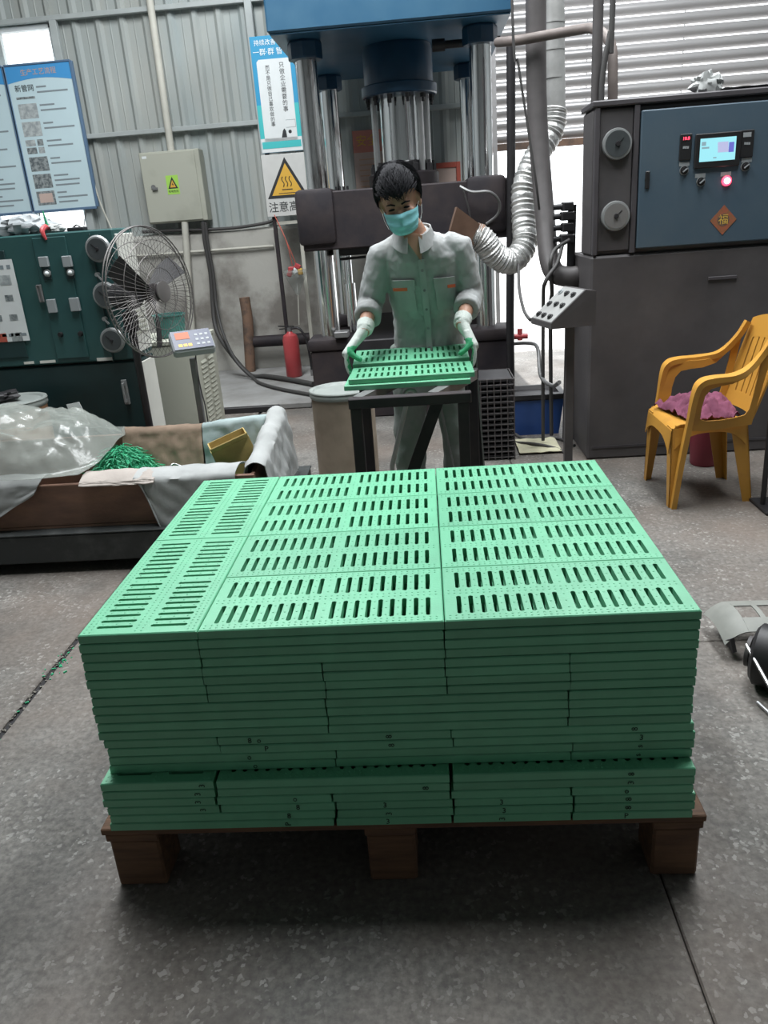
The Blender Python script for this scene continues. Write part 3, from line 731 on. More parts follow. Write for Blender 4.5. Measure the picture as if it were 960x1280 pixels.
XF = lambda x, z, d=.003: plane_xf((x, SY - d, z), (1, 0, 0), (0, 0, 1))
MB(oo).boxb(PA + .012, PB - .012, SY - .0040, SY - .0030, PC + .034, PC + .092).build('caption_band', 'poster_teal', ps)
textmesh('只\n做\n企\n业\n需\n要\n的\n事', .050, 'ink', XF(PB - .125, PD - .42), 'slogan', ps, off=oo, space=1.02)
textmesh('而\n不\n是\n只\n做\n自\n己\n喜\n欢\n做\n的\n事', .042, 'ink', XF(PA + .135, PD - .485), 'slogan', ps, off=oo, space=1.0)
textmesh('持续改善 快速', .050, 'ink_white', XF(-1.26, PD - .055, .0015), 'heading', ps, off=oo)
textmesh('一群·群 智 强', .060, 'ink_white', XF(-1.26, PD - .130, .0015), 'heading', ps, off=oo)
fg = MB(oo); fy = SY - .0028
fg.prism([(-1.25, fy, PC + .12), (-1.20, fy, PC + .12), (-1.205, fy, PC + .175), (-1.22, fy, PC + .195), (-1.235, fy, PC + .175)], (0, -.0006, 0))
fg.lathe([(.016, 0), (.016, .0006)], (-1.168, fy, PC + .165), axis=(0, -1, 0), n=12)
fg.build('drawing', 'ink', ps)
bf = MB(oo)
for q in ((-1.20, -1.11, PC + .200, PC + .203), (-1.20, -1.11, PC + .262, PC + .265), (-1.113, -1.11, PC + .20, PC + .265)): bf.boxb(q[0], q[1], fy - .0006, fy, q[2], q[3])
bf.build('drawing', 'ink_grey', ps)
HX0, HX1, HZ0, HZ1 = -1.468, -1.035, 1.575, 2.118
hsn = thing('hot_surface_sign', 'white sign with yellow hot surface triangle mounted below slogan poster', 'sign', ((HX0 + HX1) / 2, SY, HZ0)); oo = hsn.location.copy()
MB(oo).boxb(HX0, HX1, SY, SY + .028, HZ0, HZ1, bev=.003).build('panel', 'sign_white', hsn)
tx, tz0, tz1 = -1.250, 1.735, 2.09
def tri(i, d):
    return [(tx - .195 + i * 1.7, SY - d, tz0 + i), (tx + .195 - i * 1.7, SY - d, tz0 + i), (tx, SY - d, tz1 - i * 2.0)]
MB(oo).prism(tri(0, .0004), (0, -.0010, 0)).build('triangle_border', 'ink', hsn, smooth=0)
MB(oo).prism(tri(.026, .0016), (0, -.0008, 0)).build('triangle', 'warn_yellow', hsn, smooth=0)
wv = MB(oo)
for k in range(3):
    wv.tube([(tx - .035 + .035 * k + .010 * math.sin(q * .9), SY - .0032, 1.835 + .0125 * q) for q in range(8)], .004, n=5)
wv.boxb(tx - .05, tx + .05, SY - .0038, SY - .0025, 1.805, 1.813); wv.boxb(tx - .085, tx + .085, SY - .0038, SY - .0025, 1.775, 1.780)
wv.build('heat_symbol', 'ink', hsn)
textmesh('注意高温', .098, 'ink', plane_xf((tx - .002, SY - .0012, 1.652), (1, 0, 0), (0, 0, 1)), 'lettering', hsn, off=oo)

# ================================================================== right-hand control machine
RX0, RX1, RY0, RY1, RYU = 0.953, 3.1, 4.715, 5.30, 5.02; RZ = 1.985
rm = thing('control_machine', 'large dark grey control machine with blue door and lit screen', 'machine', (2.0, 5.1, 0)); o = (2.0, 5.1, 0)
MB(o).boxb(RX0, RX1, RY0, RY1, 0.0, 1.205, bev=.012).build('lower_body', 'machine_grey', rm)
MB(o).boxb(RX0, RX1, RY0 + .02, RYU, 1.206, RZ - .02, bev=.012).build('upper_body', 'machine_grey', rm)
MB(o).boxb(RX0 - .012, RX1, RY0 - .012, RYU + .01, RZ - .0195, RZ + .012, bev=.006).build('top_rim', 'machine_rim', rm)
MB(o).boxb(RX0 + .004, RX0 + .032, RY0 - .006, RY0 + .019, 1.21, RZ - .02, bev=.004).build('corner_strip', 'machine_rim', rm)
MB(o).boxb(1.165, 1.195, RY0 - .006, RY0 + .019, 1.21, RZ - .02, bev=.004).build('corner_strip', 'machine_rim', rm)
MB(o).boxb(RX0 + .034, 1.163, RY0 + .008, RY0 + .0195, 1.23, RZ - .03, bev=.003).build('gauge_panel', 'machine_grey', rm)
for (px, py, mm) in ((771, 180, 'gauge_face'), (769, 270, 'gauge_pale')):
    p = at(px, py, RY0); gq = MB(o)
    gq.lathe([(.078, 0), (.080, .012), (.076, .030), (.068, .031)], (p.x, RY0 + .007, p.z), axis=(0, -1, 0), n=32)
    ga = gq.build('gauge', 'gauge_rim', rm)
    MB(o).lathe([(.066, .0312), (.066, .034)], (p.x, RY0 + .007, p.z), axis=(0, -1, 0), n=28).build('dial', mm, ga)
    hb = MB(o).lathe([(.014, .0342), (.012, .044)], (p.x, RY0 + .007, p.z), axis=(0, -1, 0), n=12); hb.bar((p.x, RY0 - .028, p.z), (p.x + .03, RY0 - .028, p.z + .028), .003, .003)
    hb.build('needle', 'iron_black', ga)
d0 = at(797, 312, RY0 - .02); dz1 = at(803, 138, RY0 - .02).z
dr = MB(o).boxb(1.200, RX1 - .05, RY0 - .018, RY0 + .0195, 1.232, RZ - .052, bev=.006).build('blue_door', 'door_blue', rm)
DY = RY0 - .0185
def on_door(px, py): p = at(px, py, DY); return p.x, p.z
def dbox(name, a, b, th, mt, bev=.002, d=0.0, par=None):
    (x0, z1), (x1, z0) = on_door(*a), on_door(*b)
    return MB(o).boxb(min(x0, x1), max(x0, x1), DY - d - th, DY - d, min(z0, z1), max(z0, z1), bev=bev).build(name, mt, par or dr)
sc_ = dbox('screen_bezel', (869, 168), (923, 207), .016, 'plastic_black', .004)
dbox('screen', (874.5, 174), (917, 199.5), .0012, 'screen', 0, .0163, dr)
dbox('screen_block', (910, 178), (915.5, 190), .0006, 'screen_blue', 0, .0177)
for i in range(4): dbox('screen_block', (896, 178 + i * 3.2), (909, 180.4 + i * 3.2), .0006, 'screen_lilac', 0, .0177)
for a, b in (((876, 178), (881, 182.5)), ((876, 184.5), (885, 186)), ((890, 196.8), (894, 198))): dbox('screen_block', a, b, .0006, 'screen_grey', 0, .0177)
for a, b, lit in (((850, 168), (863, 200), 1), ((926.5, 163), (940, 196), 0)):
    dbox('controller', a, b, .010, 'plastic_black', .003)
    if lit:
        dbox('display', (852, 170), (862, 176), .001, 'iron_black', 0, .0102)
        x, z = on_door(857, 173.4); textmesh('18.8', .022, 'led_red', plane_xf((x, DY - .0118, z), (1, 0, 0), (0, 0, 1)), 'digits', dr, off=o)
    else: dbox('display', (928.5, 166), (938, 171), .001, 'plastic_grey', 0, .0102)
    (ax, ay) = a
    for i in range(3): dbox('key', (ax + 3 + 2.6 * i, ay + 15), (ax + 5 + 2.6 * i, ay + 18), .001, 'plastic_grey', 0, .0102)
for px, py in ((855, 213), (876, 227), (931.5, 208)):
    x, z = on_door(px, py)
    kn = MB(o).lathe([(.021, 0), (.021, .008), (.014, .009), (.014, .018)], (x, DY, z), axis=(0, -1, 0), n=18).build('selector_switch', 'plastic_black', dr)
    MB(o).lathe([(.024, 0), (.024, .004), (.020, .0041)], (x, DY, z), axis=(0, -1, 0), n=20).build('bezel', 'gauge_rim', kn)
    MB(o).bar((x - .012, DY - .021, z - .009), (x + .012, DY - .021, z + .009), .005, .006).build('lever', 'plastic_grey', kn)
for px, py in ((855, 205), (875, 219.5), (933, 200), (907, 217.5)): dbox('name_plate', (px - 6, py - 2.2), (px + 6.5, py + 2.2), .0015, 'plastic_grey', 0)
x, z = on_door(908, 226)
lp = MB(o).lathe([(.026, 0), (.026, .006), (.022, .010)], (x, DY, z), axis=(0, -1, 0), n=22).build('signal_lamp', 'led_red', dr)
MB(o).lathe([(.016, .0102), (.015, .018), (.008, .022)], (x, DY, z), axis=(0, -1, 0), n=18).build('lamp_lens', 'led_white', dr)
x, z = on_door(904, 275); rr = .078
fu = MB(o).prism([(x - rr * .92, DY - .0005, z), (x, DY - .0005, z - rr), (x + rr * .92, DY - .0005, z), (x, DY - .0005, z + rr)], (0, -.0012, 0)).build('paper_diamond', 'fu_red', dr, smooth=0)
MB(o).lathe([(.032, 0), (.032, .0006)], (x, DY - .0018, z), axis=(0, -1, 0), n=22).build('seal', 'pipe_rust', fu)
textmesh('福', .056, 'ink_gold', plane_xf((x, DY - .0028, z), (1, 0, 0), (0, 0, 1)), 'character', fu, off=o)
x, z = on_door(809, 225); MB(o).lathe([(.014, 0), (.012, .008)], (x, DY, z), axis=(0, -1, 0), n=16).build('door_lock', 'plastic_black', dr)
MB(o).boxb(x - .012, x + .012, DY - .009, DY, z - .045, z + .045, bev=.004).build('door_lock', 'plastic_black', dr)
p = at(905, 347, RY0); MB(o).boxb(p.x - .09, p.x + .07, RY0 - .010, RY0 - .0005, p.z - .010, p.z + .010, bev=.003).build('pull_handle', 'machine_rim', rm)
MB(o).boxb(RX0 + .03, RX1 - .03, RY0 - .004, RY0, .07, .085).build('skirt_strip', 'machine_rim', rm)
# crumpled plastic and mat on top of the machine
def crumple(name, label, cat, c, r, mt, seed=0, amp=.35, nu=22, nv=14, parent=None):
    t = MB(c); vs = []; mb = MB(c)
    mb.ell(c, r, nu=nu, nv=nv)
    for i, q in enumerate(mb.v):
        k = 1 + amp * nz((q.x * 2 / r[0] + seed, q.y * 2 / r[0], q.z * 2 / r[0])) + amp * .6 * nz((q.x * 6 / r[0] + seed, q.y * 6 / r[0], q.z * 6 / r[0]))
        q *= k
        if q.z < -r[2] * .85: q.z = -r[2] * .85
    ob = mb.build(name, mt, None, smooth=28); ob.location = c
    return tag(ob, label, cat) if label else ob
p = at(884, 106, RY0 + .10)
crumple('plastic_bag', 'crumpled white plastic bag on top of the control machine', 'bag', Vector((p.x, RY0 + .12, RZ + .012 + .05)), (.085, .06, .058), 'cloth_white', 3, .55)
ma = MB((p.x + .22, RY0 + .2, RZ + .0125)); pp = at(905, 104, RY0 + .03)
ma.sheet(lambda u, v: (pp.x + u * 1.0, RY0 + .01 + v * .28, RZ + .018 + .006 * nz((u * 9, v * 4, 1)) + .006), 20, 8, .006)
ob = ma.build('rubber_mat', 'iron_black', None); ob.location = (p.x + .22, RY0 + .2, RZ + .0125); tag(ob, 'black rubber mat draped on top of the control machine', 'mat')

# ================================================================== control pedestal by the doorway
cp = thing('control_pedestal', 'slanted switch box on a grey pole beside the control machine', 'control box', (0.78, 4.36, 0)); o = (0.78, 4.36, 0)
nl, flw, nh, fh = at(689, 404.5, 4.15), at(663.8, 398, 4.42), at(732.5, 362, 4.19), at(706, 356, 4.46)
flw.z = nl.z; fh.z = nh.z
br_n, br_f = Vector((nh.x + .055, nh.y + .01, nh.z - .01)), Vector((fh.x + .055, fh.y + .01, fh.z - .01)); zb = nl.z - .03
bd = MB(o)
top = [nl, flw, fh, nh]; q = lambda p, z: Vector((p.x, p.y, z))
vs = [nl, nh, br_n, q(br_n, zb), q(nl, zb), flw, fh, br_f, q(br_f, zb), q(flw, zb)]
bd.add(vs, [(0, 1, 2, 3, 4), (9, 8, 7, 6, 5), (0, 5, 6, 1), (1, 6, 7, 2), (2, 7, 8, 3), (3, 8, 9, 4), (4, 9, 5, 0)])
box_o = bd.build('box', 'machine_grey', cp, smooth=0)
nrm = (flw - nl).cross(nh - nl).normalized()
if nrm.z < 0: nrm = -nrm
ins = lambda a, b: nl + (nh - nl) * a + (flw - nl) * b
MB(o).prism([ins(.02, .03) + nrm * .0005, ins(.98, .03) + nrm * .0005, ins(.98, .97) + nrm * .0005, ins(.02, .97) + nrm * .0005], nrm * .002).build('switch_plate', 'galv', cp, smooth=0)
for a, b in ((.14, .25), (.14, .55), (.14, .8), (.48, .22), (.48, .50), (.46, .80), (.80, .22), (.80, .52), (.82, .82)):
    c = ins(a, b) + nrm * .0026
    s = MB(o).lathe([(.018, 0), (.018, .005), (.012, .006), (.011, .013), (.007, .015)], c, axis=nrm, n=14).build('switch_knob', 'plastic_black' if (a, b) != (.82, .82) else 'plastic_grey', cp)
zc = (nl + nh) / 2
MB(o).boxb(.745, .79, 4.30, 4.345, 0.012, zb - .0005, bev=.003).build('pole', 'pipe_grey', cp)
MB(o).boxb(.68, .86, 4.23, 4.41, 0, .012, bev=.002).build('base_plate', 'pipe_grey', cp)

# ================================================================== pipes, ducts and cables by the doorway
def pipe(name, label, cat, pts, r, mt, n=12, base=None, group=None, k=6, smooth=True):
    pts = [Vector(q) for q in pts]; b = Vector(base) if base else pts[-1].copy()
    mb = MB(b); mb.tube(smooth_path(pts, k) if smooth else pts, r, n=n)
    ob = mb.build(name, mt, None, smooth=60); ob.location = b
    return tag(ob, label, cat, group)
def down(px, py, Y, z): p = at(px, py, Y); return Vector((p.x, p.y, z))
topx = at(671, 2, 5.5)
pipe('suction_pipe', 'thick dark grey pipe dropping from the roof and bending into the control machine', 'pipe',
     [(topx.x - .03, 5.5, CEIL - .002), (topx.x - .005, 5.5, 3.4), at(670, 60, 5.5), at(672, 150, 5.48), at(677, 220, 5.42), at(682, 280, 5.32), at(686, 322, 5.22), at(694, 341, 5.15), at(710, 346, 5.12), Vector((RX0 - .002, 5.12, at(712, 346, 5.12).z))], .062, 'pipe_grey', n=16)
g0 = at(692, 2, 5.85)
gd = thing('exhaust_duct', 'galvanised duct with a crinkled foil hose curving down to the press hood', 'duct', (g0.x, 5.85, 3.0)); o = gd.location.copy()
g1 = at(694, 138, 5.85)
gp = MB(o).cyl((g0.x - .03, 5.85, CEIL - .002), g0, .068, n=24); gp.cyl(g0, g1, .068, n=24)
for q in (28, 62, 97): c = at(692.5, q, 5.85); gp.cyl(c - Vector((0, 0, .006)), c + Vector((0, 0, .006)), .072, n=24)
gp.build('straight_duct', 'galv', gd)
path = smooth_path([at(694, 137, 5.85), at(689, 165, 5.82), at(668, 200, 5.75), at(655, 235, 5.68), at(655, 275, 5.6), at(655, 308, 5.5), at(638, 327, 5.42), at(618, 318, 5.38), at(604, 300, 5.36), at(592, 294, 5.36)], 14)
rad = [.079 + .006 * math.sin(i * 2.6) + .004 * nz((i * .7, 3, 1)) for i in range(len(path))]
MB(o).tube(path, rad, n=22, cap=False).build('foil_hose', 'foil', gd, smooth=25)
hd = MB(o); e0, e1 = at(595, 293, 5.36), at(563, 284, 5.36)
ax = (e1 - e0).normalized(); up = Vector((0, 0, 1)); sd = ax.cross(up).normalized(); up = sd.cross(ax)
rect = lambda c, w, h: [c + sd * w * a + up * h * b for a, b in ((-1, -1), (1, -1), (1, 1), (-1, 1))]
hd.hexa(rect(e0, .065, .065), rect(e1, .14, .125)); hd.cyl(e0 - ax * .04, e0 + ax * .01, .072, n=20)
hd.build('hood', 'hood_brown', gd, smooth=20)
pipe('riser_pipe', 'slim black riser pipe standing between press and foil hose', 'pipe', [at(638.5, 50, 5.95), at(639, 200, 5.95), at(637.5, 400, 5.95), down(637.5, 400, 5.95, 0.0)], .030, 'iron_black', smooth=False)
pipe('cross_pipe', 'brown horizontal pipe bending down onto the control machine', 'pipe',
     [at(622, 53, 5.60), at(650, 50, 5.40), at(690, 43, 5.36), at(725, 37, 5.27), at(742, 36, 5.18), at(757, 45, 5.05), at(765, 62, 4.96), at(766, 100, 4.93), Vector((at(766, 120, 4.93).x, 4.93, RZ + .012))], .028, 'pipe_brown', k=8)
x1_ = at(748, 2, 4.9)
pipe('feed_pipe', 'straight grey feed pipe rising from the control machine to the roof', 'pipe', [(x1_.x, 4.9, CEIL - .002), x1_, at(745, 125, 4.9), (at(745, 125, 4.9).x, 4.9, RZ + .012)], .028, 'pipe_grey', smooth=False)
x2_ = at(766, 2, 4.84)
pipe('thin_hose', 'thin black hose slanting beside the feed pipe', 'hose', [(x2_.x + .02, 4.84, CEIL - .002), x2_, at(763, 40, 4.84), at(756, 75, 4.84), at(752.5, 105, 4.84), (at(752, 125, 4.84).x, 4.84, RZ + .012)], .015, 'cable')
pipe('hanging_cable', 'thin black cable hanging from the roof across the foil hose', 'cable', [(at(640, 2, 5.2).x - .03, 5.2, CEIL - .002), at(640, 2, 5.2), at(648, 80, 5.2), at(660, 160, 5.2), at(670, 228, 5.2), at(674, 262, 5.24)], .008, 'cable', n=6)
# valve bank on the side of the machine
vb = thing('valve_bank', 'dark valve block stacked beside the control machine', 'valves', (0.86, 5.2, 0)); o = vb.location.copy()
for i, (py, w) in enumerate(((258, .055), (270, .07), (284, .06), (298, .075))):
    c = at(709, py, 5.2); m_ = MB(o).box((c.x, 5.2, c.z), (w * 1.15, .10, .052), bev=.006); m_.cyl((c.x - .085, 5.2, c.z), (c.x - .02, 5.2, c.z), .018, n=12)
    m_.build('valve_body', 'iron_black', vb)
c = at(709, 280, 5.2); MB(o).cyl((c.x + .01, 5.2, 0.0), (c.x + .03, 5.2, c.z + .11), .026, n=12).build('stand_pipe', 'iron_black', vb)
for i, (pts, r) in enumerate(((([at(712, 300, 5.15), at(694, 312, 5.12), at(688, 330, 5.06), at(690, 365, 5.15), at(688, 395, 5.25), down(690, 420, 5.27, 0.013)]), .013),
                              (([at(703, 306, 5.14), at(696, 330, 5.06), at(682, 352, 4.98), at(679, 385, 5.06), down(679, 420, 5.08, 0.035)]), .012),
                              (([at(648, 322, 5.40), at(649, 360, 5.2), at(655, 388, 4.9), at(663, 400, 4.5)]), .010),
                              (([at(640, 430, 6.2), at(660, 429, 5.6), at(672, 435, 5.3), at(676, 470, 5.1), at(690, 482, 4.9), at(699, 478, 4.6)]), .013))):
    pipe('hose', ['thin black hose looping down beside the suction pipe', 'thin black hose dropping from the valve block to the floor', 'thin hose hanging from the foil duct to the switch box',
                  'grey hose running from the red valve to the pedestal pole'][i], 'hose', pts, r, ['cable', 'cable', 'cable', 'steel_grey'][i], n=8)

# ================================================================== things on the floor by the doorway
c = Vector((0.80, 5.50, 0)); bc = thing('blue_crate', 'blue plastic crate with a dark liner on the floor by the doorway', 'crate', c)
cr = MB(c)
def tub(mb, x0, x1, y0, y1, z0, z1, t=.012, flare=.03):
    a = lambda s, z, e: [Vector((x0 - e + s, y0 - e + s, z)), Vector((x1 + e - s, y0 - e + s, z)), Vector((x1 + e - s, y1 + e - s, z)), Vector((x0 - e + s, y1 + e - s, z))]
    mb.loft([a(0, z0, 0), a(0, z1, flare), a(t, z1, flare), a(t, z0 + t, 0)])
tub(cr, .585, .885, 5.36, 5.62, 0.0, .25); cr.build('tub', 'crate_blue', bc, smooth=20)
rim = MB(c); rim.loft([[Vector((.555 - e, 5.33 - e, z)), Vector((.915 + e, 5.33 - e, z)), Vector((.915 + e, 5.65 + e, z)), Vector((.555 - e, 5.65 + e, z))] for e, z in ((.002, .252), (.012, .26), (.012, .29), (-.03, .295), (-.05, .27))])
rim.build('liner_rim', 'iron_black', bc, smooth=20)
ms = thing('wire_basket', 'stacked dark wire mesh basket beside the worker', 'basket', (0.40, 4.95, 0)); o = ms.location.copy()
x0, x1, y0, y1, zt_ = .272, .520, 4.80, 5.12, .52
sb = MB(o)
for i in range(15):
    z = .012 + i * (zt_ - .03) / 14
    sb.boxb(x0 + .012, x1 - .012, y0 + .012, y1 - .012, z, z + .020)
sb.build('tray_stack', 'iron_black', ms)
w = MB(o)
for i in range(15):
    z = .02 + i * (zt_ - .02) / 14
    w.tube([(x0, y0, z), (x1, y0, z), (x1, y1, z), (x0, y1, z)], .0035, n=5, closed=True)
for i in range(7):
    x = x0 + (x1 - x0) * i / 6
    for y in (y0, y1): w.tube([(x, y, 0), (x, y, zt_)], .0035, n=5)
for i in range(1, 8):
    y = y0 + (y1 - y0) * i / 8
    for x in (x0, x1): w.tube([(x, y, 0), (x, y, zt_)], .0035, n=5)
w.build('wire_mesh', 'pipe_grey', ms)
pn = thing('steel_plate', 'dark steel plate leaning upright behind the work table', 'plate', (0.22, 3.70, 0)); o = pn.location.copy()
MB(o).hexa([(0.185, 3.70, 0), (0.262, 3.68, 0), (0.262, 3.692, 0), (0.185, 3.712, 0)], [(0.165, 3.70, .84), (0.222, 3.68, .84), (0.222, 3.692, .84), (0.165, 3.712, .84)]).build('plate', 'iron_black', pn, smooth=0)
MB(o).bar((0.262, 3.683, 0), (0.224, 3.683, .86), .008, .008, up=(0, 1, 0)).build('edge_strip', 'steel_grey', pn)
ys = MB((0.68, 5.0, 0)); ys.sheet(lambda u, v: (.56 + u * .27, 4.88 + v * .33, .012 + .008 * nz((u * 5, v * 5, 2)) + .004), 10, 8, .004)
ob = ys.build('board_offcut', 'pale_sheet'); ob.location = (0.68, 5.0, 0); tag(ob, 'pale yellow sheet offcut lying on the floor near the blue crate', 'sheet')
for i, (pts, lb) in enumerate((([(.55, 5.15, .012), (.68, 5.02, .03), (.80, 4.96, .012), (.86, 4.80, .012)], 'black cable end looping over the pale sheet offcut'),
                              ([(.56, 5.55, .012), (.60, 5.30, .012), (.66, 5.22, .012), (.85, 5.19, .012), (.93, 5.0, .012)], 'black cable trailing round the blue crate on the floor'))):
    pipe('floor_cable', lb, 'cable', pts, .010, 'cable', n=8)

# ================================================================== yellow armchair
ch = thing('plastic_armchair', 'worn yellow plastic armchair standing against the control machine', 'chair', (1.415, 4.06, 0)); o = ch.location.copy()
CP = 'chair_plastic'
FY0, FY1, RYa, RYb = 3.815, 4.31, 3.875, 4.245           # front and rear feet, near and far
FX, BXX = 1.20, 1.60
sz = .425
def plate(path, wvec, t=.006):
    "strip of width vector wvec along a path of points, t thick"
    pass
s = MB(o)
def seat_fn(u, v):
    x = 1.195 + u * .375; wdt = .215 + .012 * math.sin(PI * u) - .03 * u; y = 4.062 + (v - .5) * 2 * wdt
    z = sz + .006 - .022 * math.sin(PI * v) * min(1, u * 2.5) - (.030 * (1 - u / .12) ** 2 if u < .12 else 0)
    return (x, y, z)
s.sheet(seat_fn, 18, 14, .006)
s.build('seat', CP, ch, smooth=50)
ap = MB(o)                                              # apron under the seat, arched between the legs
def apron(p0, p1, out, depth_end=.12, depth_mid=.045):
    p0, p1, out = Vector(p0), Vector(p1), Vector(out)
    ap.sheet(lambda u, v: (p0 + (p1 - p0) * u) + Vector((0, 0, -v * (depth_mid + (depth_end - depth_mid) * abs(2 * u - 1) ** 3))) + out * (.012 * v), 16, 4, .005)
apron((1.195, 3.85, sz - .022), (1.195, 4.275, sz - .022), (-1, 0, 0))
apron((1.21, 3.852, sz + .002), (1.57, 3.882, sz + .002), (0, -1, 0)); apron((1.21, 4.272, sz + .002), (1.57, 4.243, sz + .002), (0, 1, 0))
ap.build('apron', CP, ch, smooth=50)
def lleg(fx, fy, tx, ty, sx, sy, w0=.030, w1=.062):
    m_ = MB(o)                                         # L-section leg, wide at the top
    for (dx, dy) in ((sx, 0), (0, sy)):
        b0 = Vector((fx, fy, 0)); t0 = Vector((tx, ty, sz - .012)); a = Vector((dx, dy, 0)); th = Vector((sx * .005 if dy else 0, sy * .005 if dx else 0, 0))
        m_.hexa([b0, b0 + a * w0, b0 + a * w0 + th, b0 + th], [t0, t0 + a * w1, t0 + a * w1 + th, t0 + th])
    m_.build('leg', CP, ch, smooth=0)
lleg(FX - .005, FY0 + .012, 1.195, 3.846, 1, 1, .04, .085); lleg(FX - .005, FY1 - .005, 1.195, 4.280, 1, -1, .04, .085)
lleg(BXX + .025, RYa - .01, 1.575, 3.878, -1, 1, .045, .085); lleg(BXX + .025, RYb + .01, 1.575, 4.246, -1, -1, .045, .085)
for sgn, yf, yb_ in ((-1, 3.815, 3.872), (1, 4.310, 4.250)):
    am = MB(o)
    yo = lambda x: yf + (yb_ - yf) * max(0, min(1, (x - 1.22) / .38)) + sgn * .018
    # the arm loop: up from the front foot, along the armrest, into the back
    path = smooth_path([(1.215, yf - sgn * .004, 0.0), (1.238, yf + sgn * .006, .25), (1.262, yf + sgn * .016, .45), (1.280, yf + sgn * .020, .60), (1.306, yf + sgn * .020, .648), (1.36, yf + sgn * .020, .662),
                        (1.46, yf + sgn * .014, .668), (1.55, yf + (yb_ - yf) * .6, .695), (1.625, yb_, .775), (1.672, yb_ - sgn * .01, .86)], 6)
    rings = []
    for i, p in enumerate(path):
        tn = (path[min(i + 1, len(path) - 1)] - path[max(i - 1, 0)]).normalized()
        side = Vector((0, 1, 0)); nn = tn.cross(side).normalized()
        f = i / (len(path) - 1); wd = .018 + .020 * math.sin(PI * min(1, max(0, (f - .25) / .60)))
        th = .013
        rings.append([p + side * (-wd) - nn * th, p + side * wd - nn * th, p + side * wd + nn * th, p + side * (-wd) + nn * th])
    am.loft(rings)
    am.build('armrest', CP, ch, smooth=45)
    # web plate between upright, armrest and back with its teardrop opening
    wp = MB(o); Yc = lambda x: yf + (yb_ - yf) * max(0, min(1, (x - 1.24) / .36)) + sgn * .008
    oz = [(1.256, .410), (1.272, .52), (1.290, .615), (1.325, .652), (1.40, .662), (1.48, .666), (1.56, .695), (1.625, .765), (1.655, .80), (1.640, .70), (1.618, .58), (1.596, .47), (1.585, .41), (1.50, .405), (1.42, .402), (1.33, .402)]
    iz = [(1.318, .462), (1.322, .52), (1.335, .575), (1.362, .608), (1.41, .618), (1.47, .624), (1.535, .648), (1.585, .700), (1.602, .715), (1.596, .66), (1.582, .57), (1.566, .49), (1.545, .462), (1.49, .452), (1.42, .448), (1.35, .450)]
    n = len(oz); t_ = Vector((0, .0035, 0)); O = [Vector((x, Yc(x), z)) for x, z in oz]; I = [Vector((x, Yc(x), z)) for x, z in iz]
    vs = [p - t_ for p in O] + [p - t_ for p in I] + [p + t_ for p in O] + [p + t_ for p in I]; fs = []
    for i in range(n):
        j = (i + 1) % n
        fs += [(i, j, n + j, n + i), (2 * n + i, 3 * n + i, 3 * n + j, 2 * n + j), (n + i, n + j, 3 * n + j, 3 * n + i), (j, i, 2 * n + i, 2 * n + j)]
    wp.add(vs, fs); wp.build('side_web', CP, ch, smooth=40)
bk = MB(o)                                              # backrest: curved frame with upright slats and slots between
def back_pt(u, v):
    a = (u - .5) * 2; x = 1.590 + .115 * v - .035 * (1 - a * a) * .0 + .030 * (1 - a * a)
    y = 4.062 + a * (.195 + .022 * math.sin(PI * v)); z = sz + .01 + v * (.44 + .035 * (1 - a * a))
    return Vector((x, y, z))
for (u0, u1, v0, v1, nu, nv) in ((0, .16, 0, 1, 4, 16), (.84, 1, 0, 1, 4, 16), (.16, .84, .76, 1, 14, 5), (.16, .84, 0, .16, 14, 4)):
    bk.sheet(lambda u, v: back_pt(u0 + (u1 - u0) * u, v0 + (v1 - v0) * v), nu, nv, .008)
bk.build('backrest', CP, ch, smooth=50)
for k in range(5):
    u0 = .19 + k * .130
    MB(o).sheet(lambda u, v: back_pt(u0 + .104 * u, .16 + .60 * v), 3, 10, .007).build('back_slat', CP, ch, smooth=50)
for k, (u, v) in enumerate(((.06, .30), (.06, .62))):
    p = back_pt(u, v)
cl = MB((1.33, 4.08, sz))
def rag(u, v):
    a, b = (u - .5) * 2, (v - .5) * 2
    x = 1.375 + a * .165 + .085 * (1 - v) * (1 - u) + .02 * nz((u * 3, v * 3, 8)); y = 4.055 + b * .175 + .02 * nz((u * 3, v * 3, 4))
    h = .085 * (1 - abs(a) ** 2.2) * (1 - abs(b) ** 2.2) * (.7 + .5 * u) + .045 * abs(nz((u * 6, v * 6, 1))) + .018 * abs(nz((u * 15, v * 15, 1)))
    return (x, y, sz + .014 + h)
cl.sheet(rag, 34, 34, .006); ob = cl.build('purple_cloth', 'cloth_purple', None, smooth=60); ob.location = (1.33, 4.08, sz)
tag(ob, 'crumpled purple cloth bundled on the yellow chair seat', 'cloth')
c = fl(882, 580); bkt = thing('red_bucket', 'dark red bucket on the floor behind the yellow chair', 'bucket', (1.60, 4.52, 0)); o = bkt.location.copy()
MB(o).lathe([(.072, 0), (.078, .01), (.092, .235), (.098, .24), (.098, .25), (.088, .25), (.074, .02)], o, n=28).build('body', 'bucket_red', bkt)
bks = thing('black_stand', 'thin black metal stand with a flat foot beside the yellow chair', 'stand', (1.75, 3.86, 0)); o = bks.location.copy()
fb = fl(953, 634); ft = at(963, 480, 3.76)
MB(o).tube([(fb.x, fb.y, .02), (ft.x, 3.72, ft.z), (ft.x + .06, 3.74, ft.z + .35)], .013, n=10).build('leg', 'iron_black', bks)
MB(o).tube([(fb.x + .60, fb.y, .02), (ft.x + .50, 3.72, ft.z), (ft.x + .44, 3.74, ft.z + .35)], .013, n=10).build('leg', 'iron_black', bks)
MB(o).tube([(ft.x + .06, 3.74, ft.z + .35), (ft.x + .44, 3.74, ft.z + .35)], .013, n=10).build('top_bar', 'iron_black', bks)
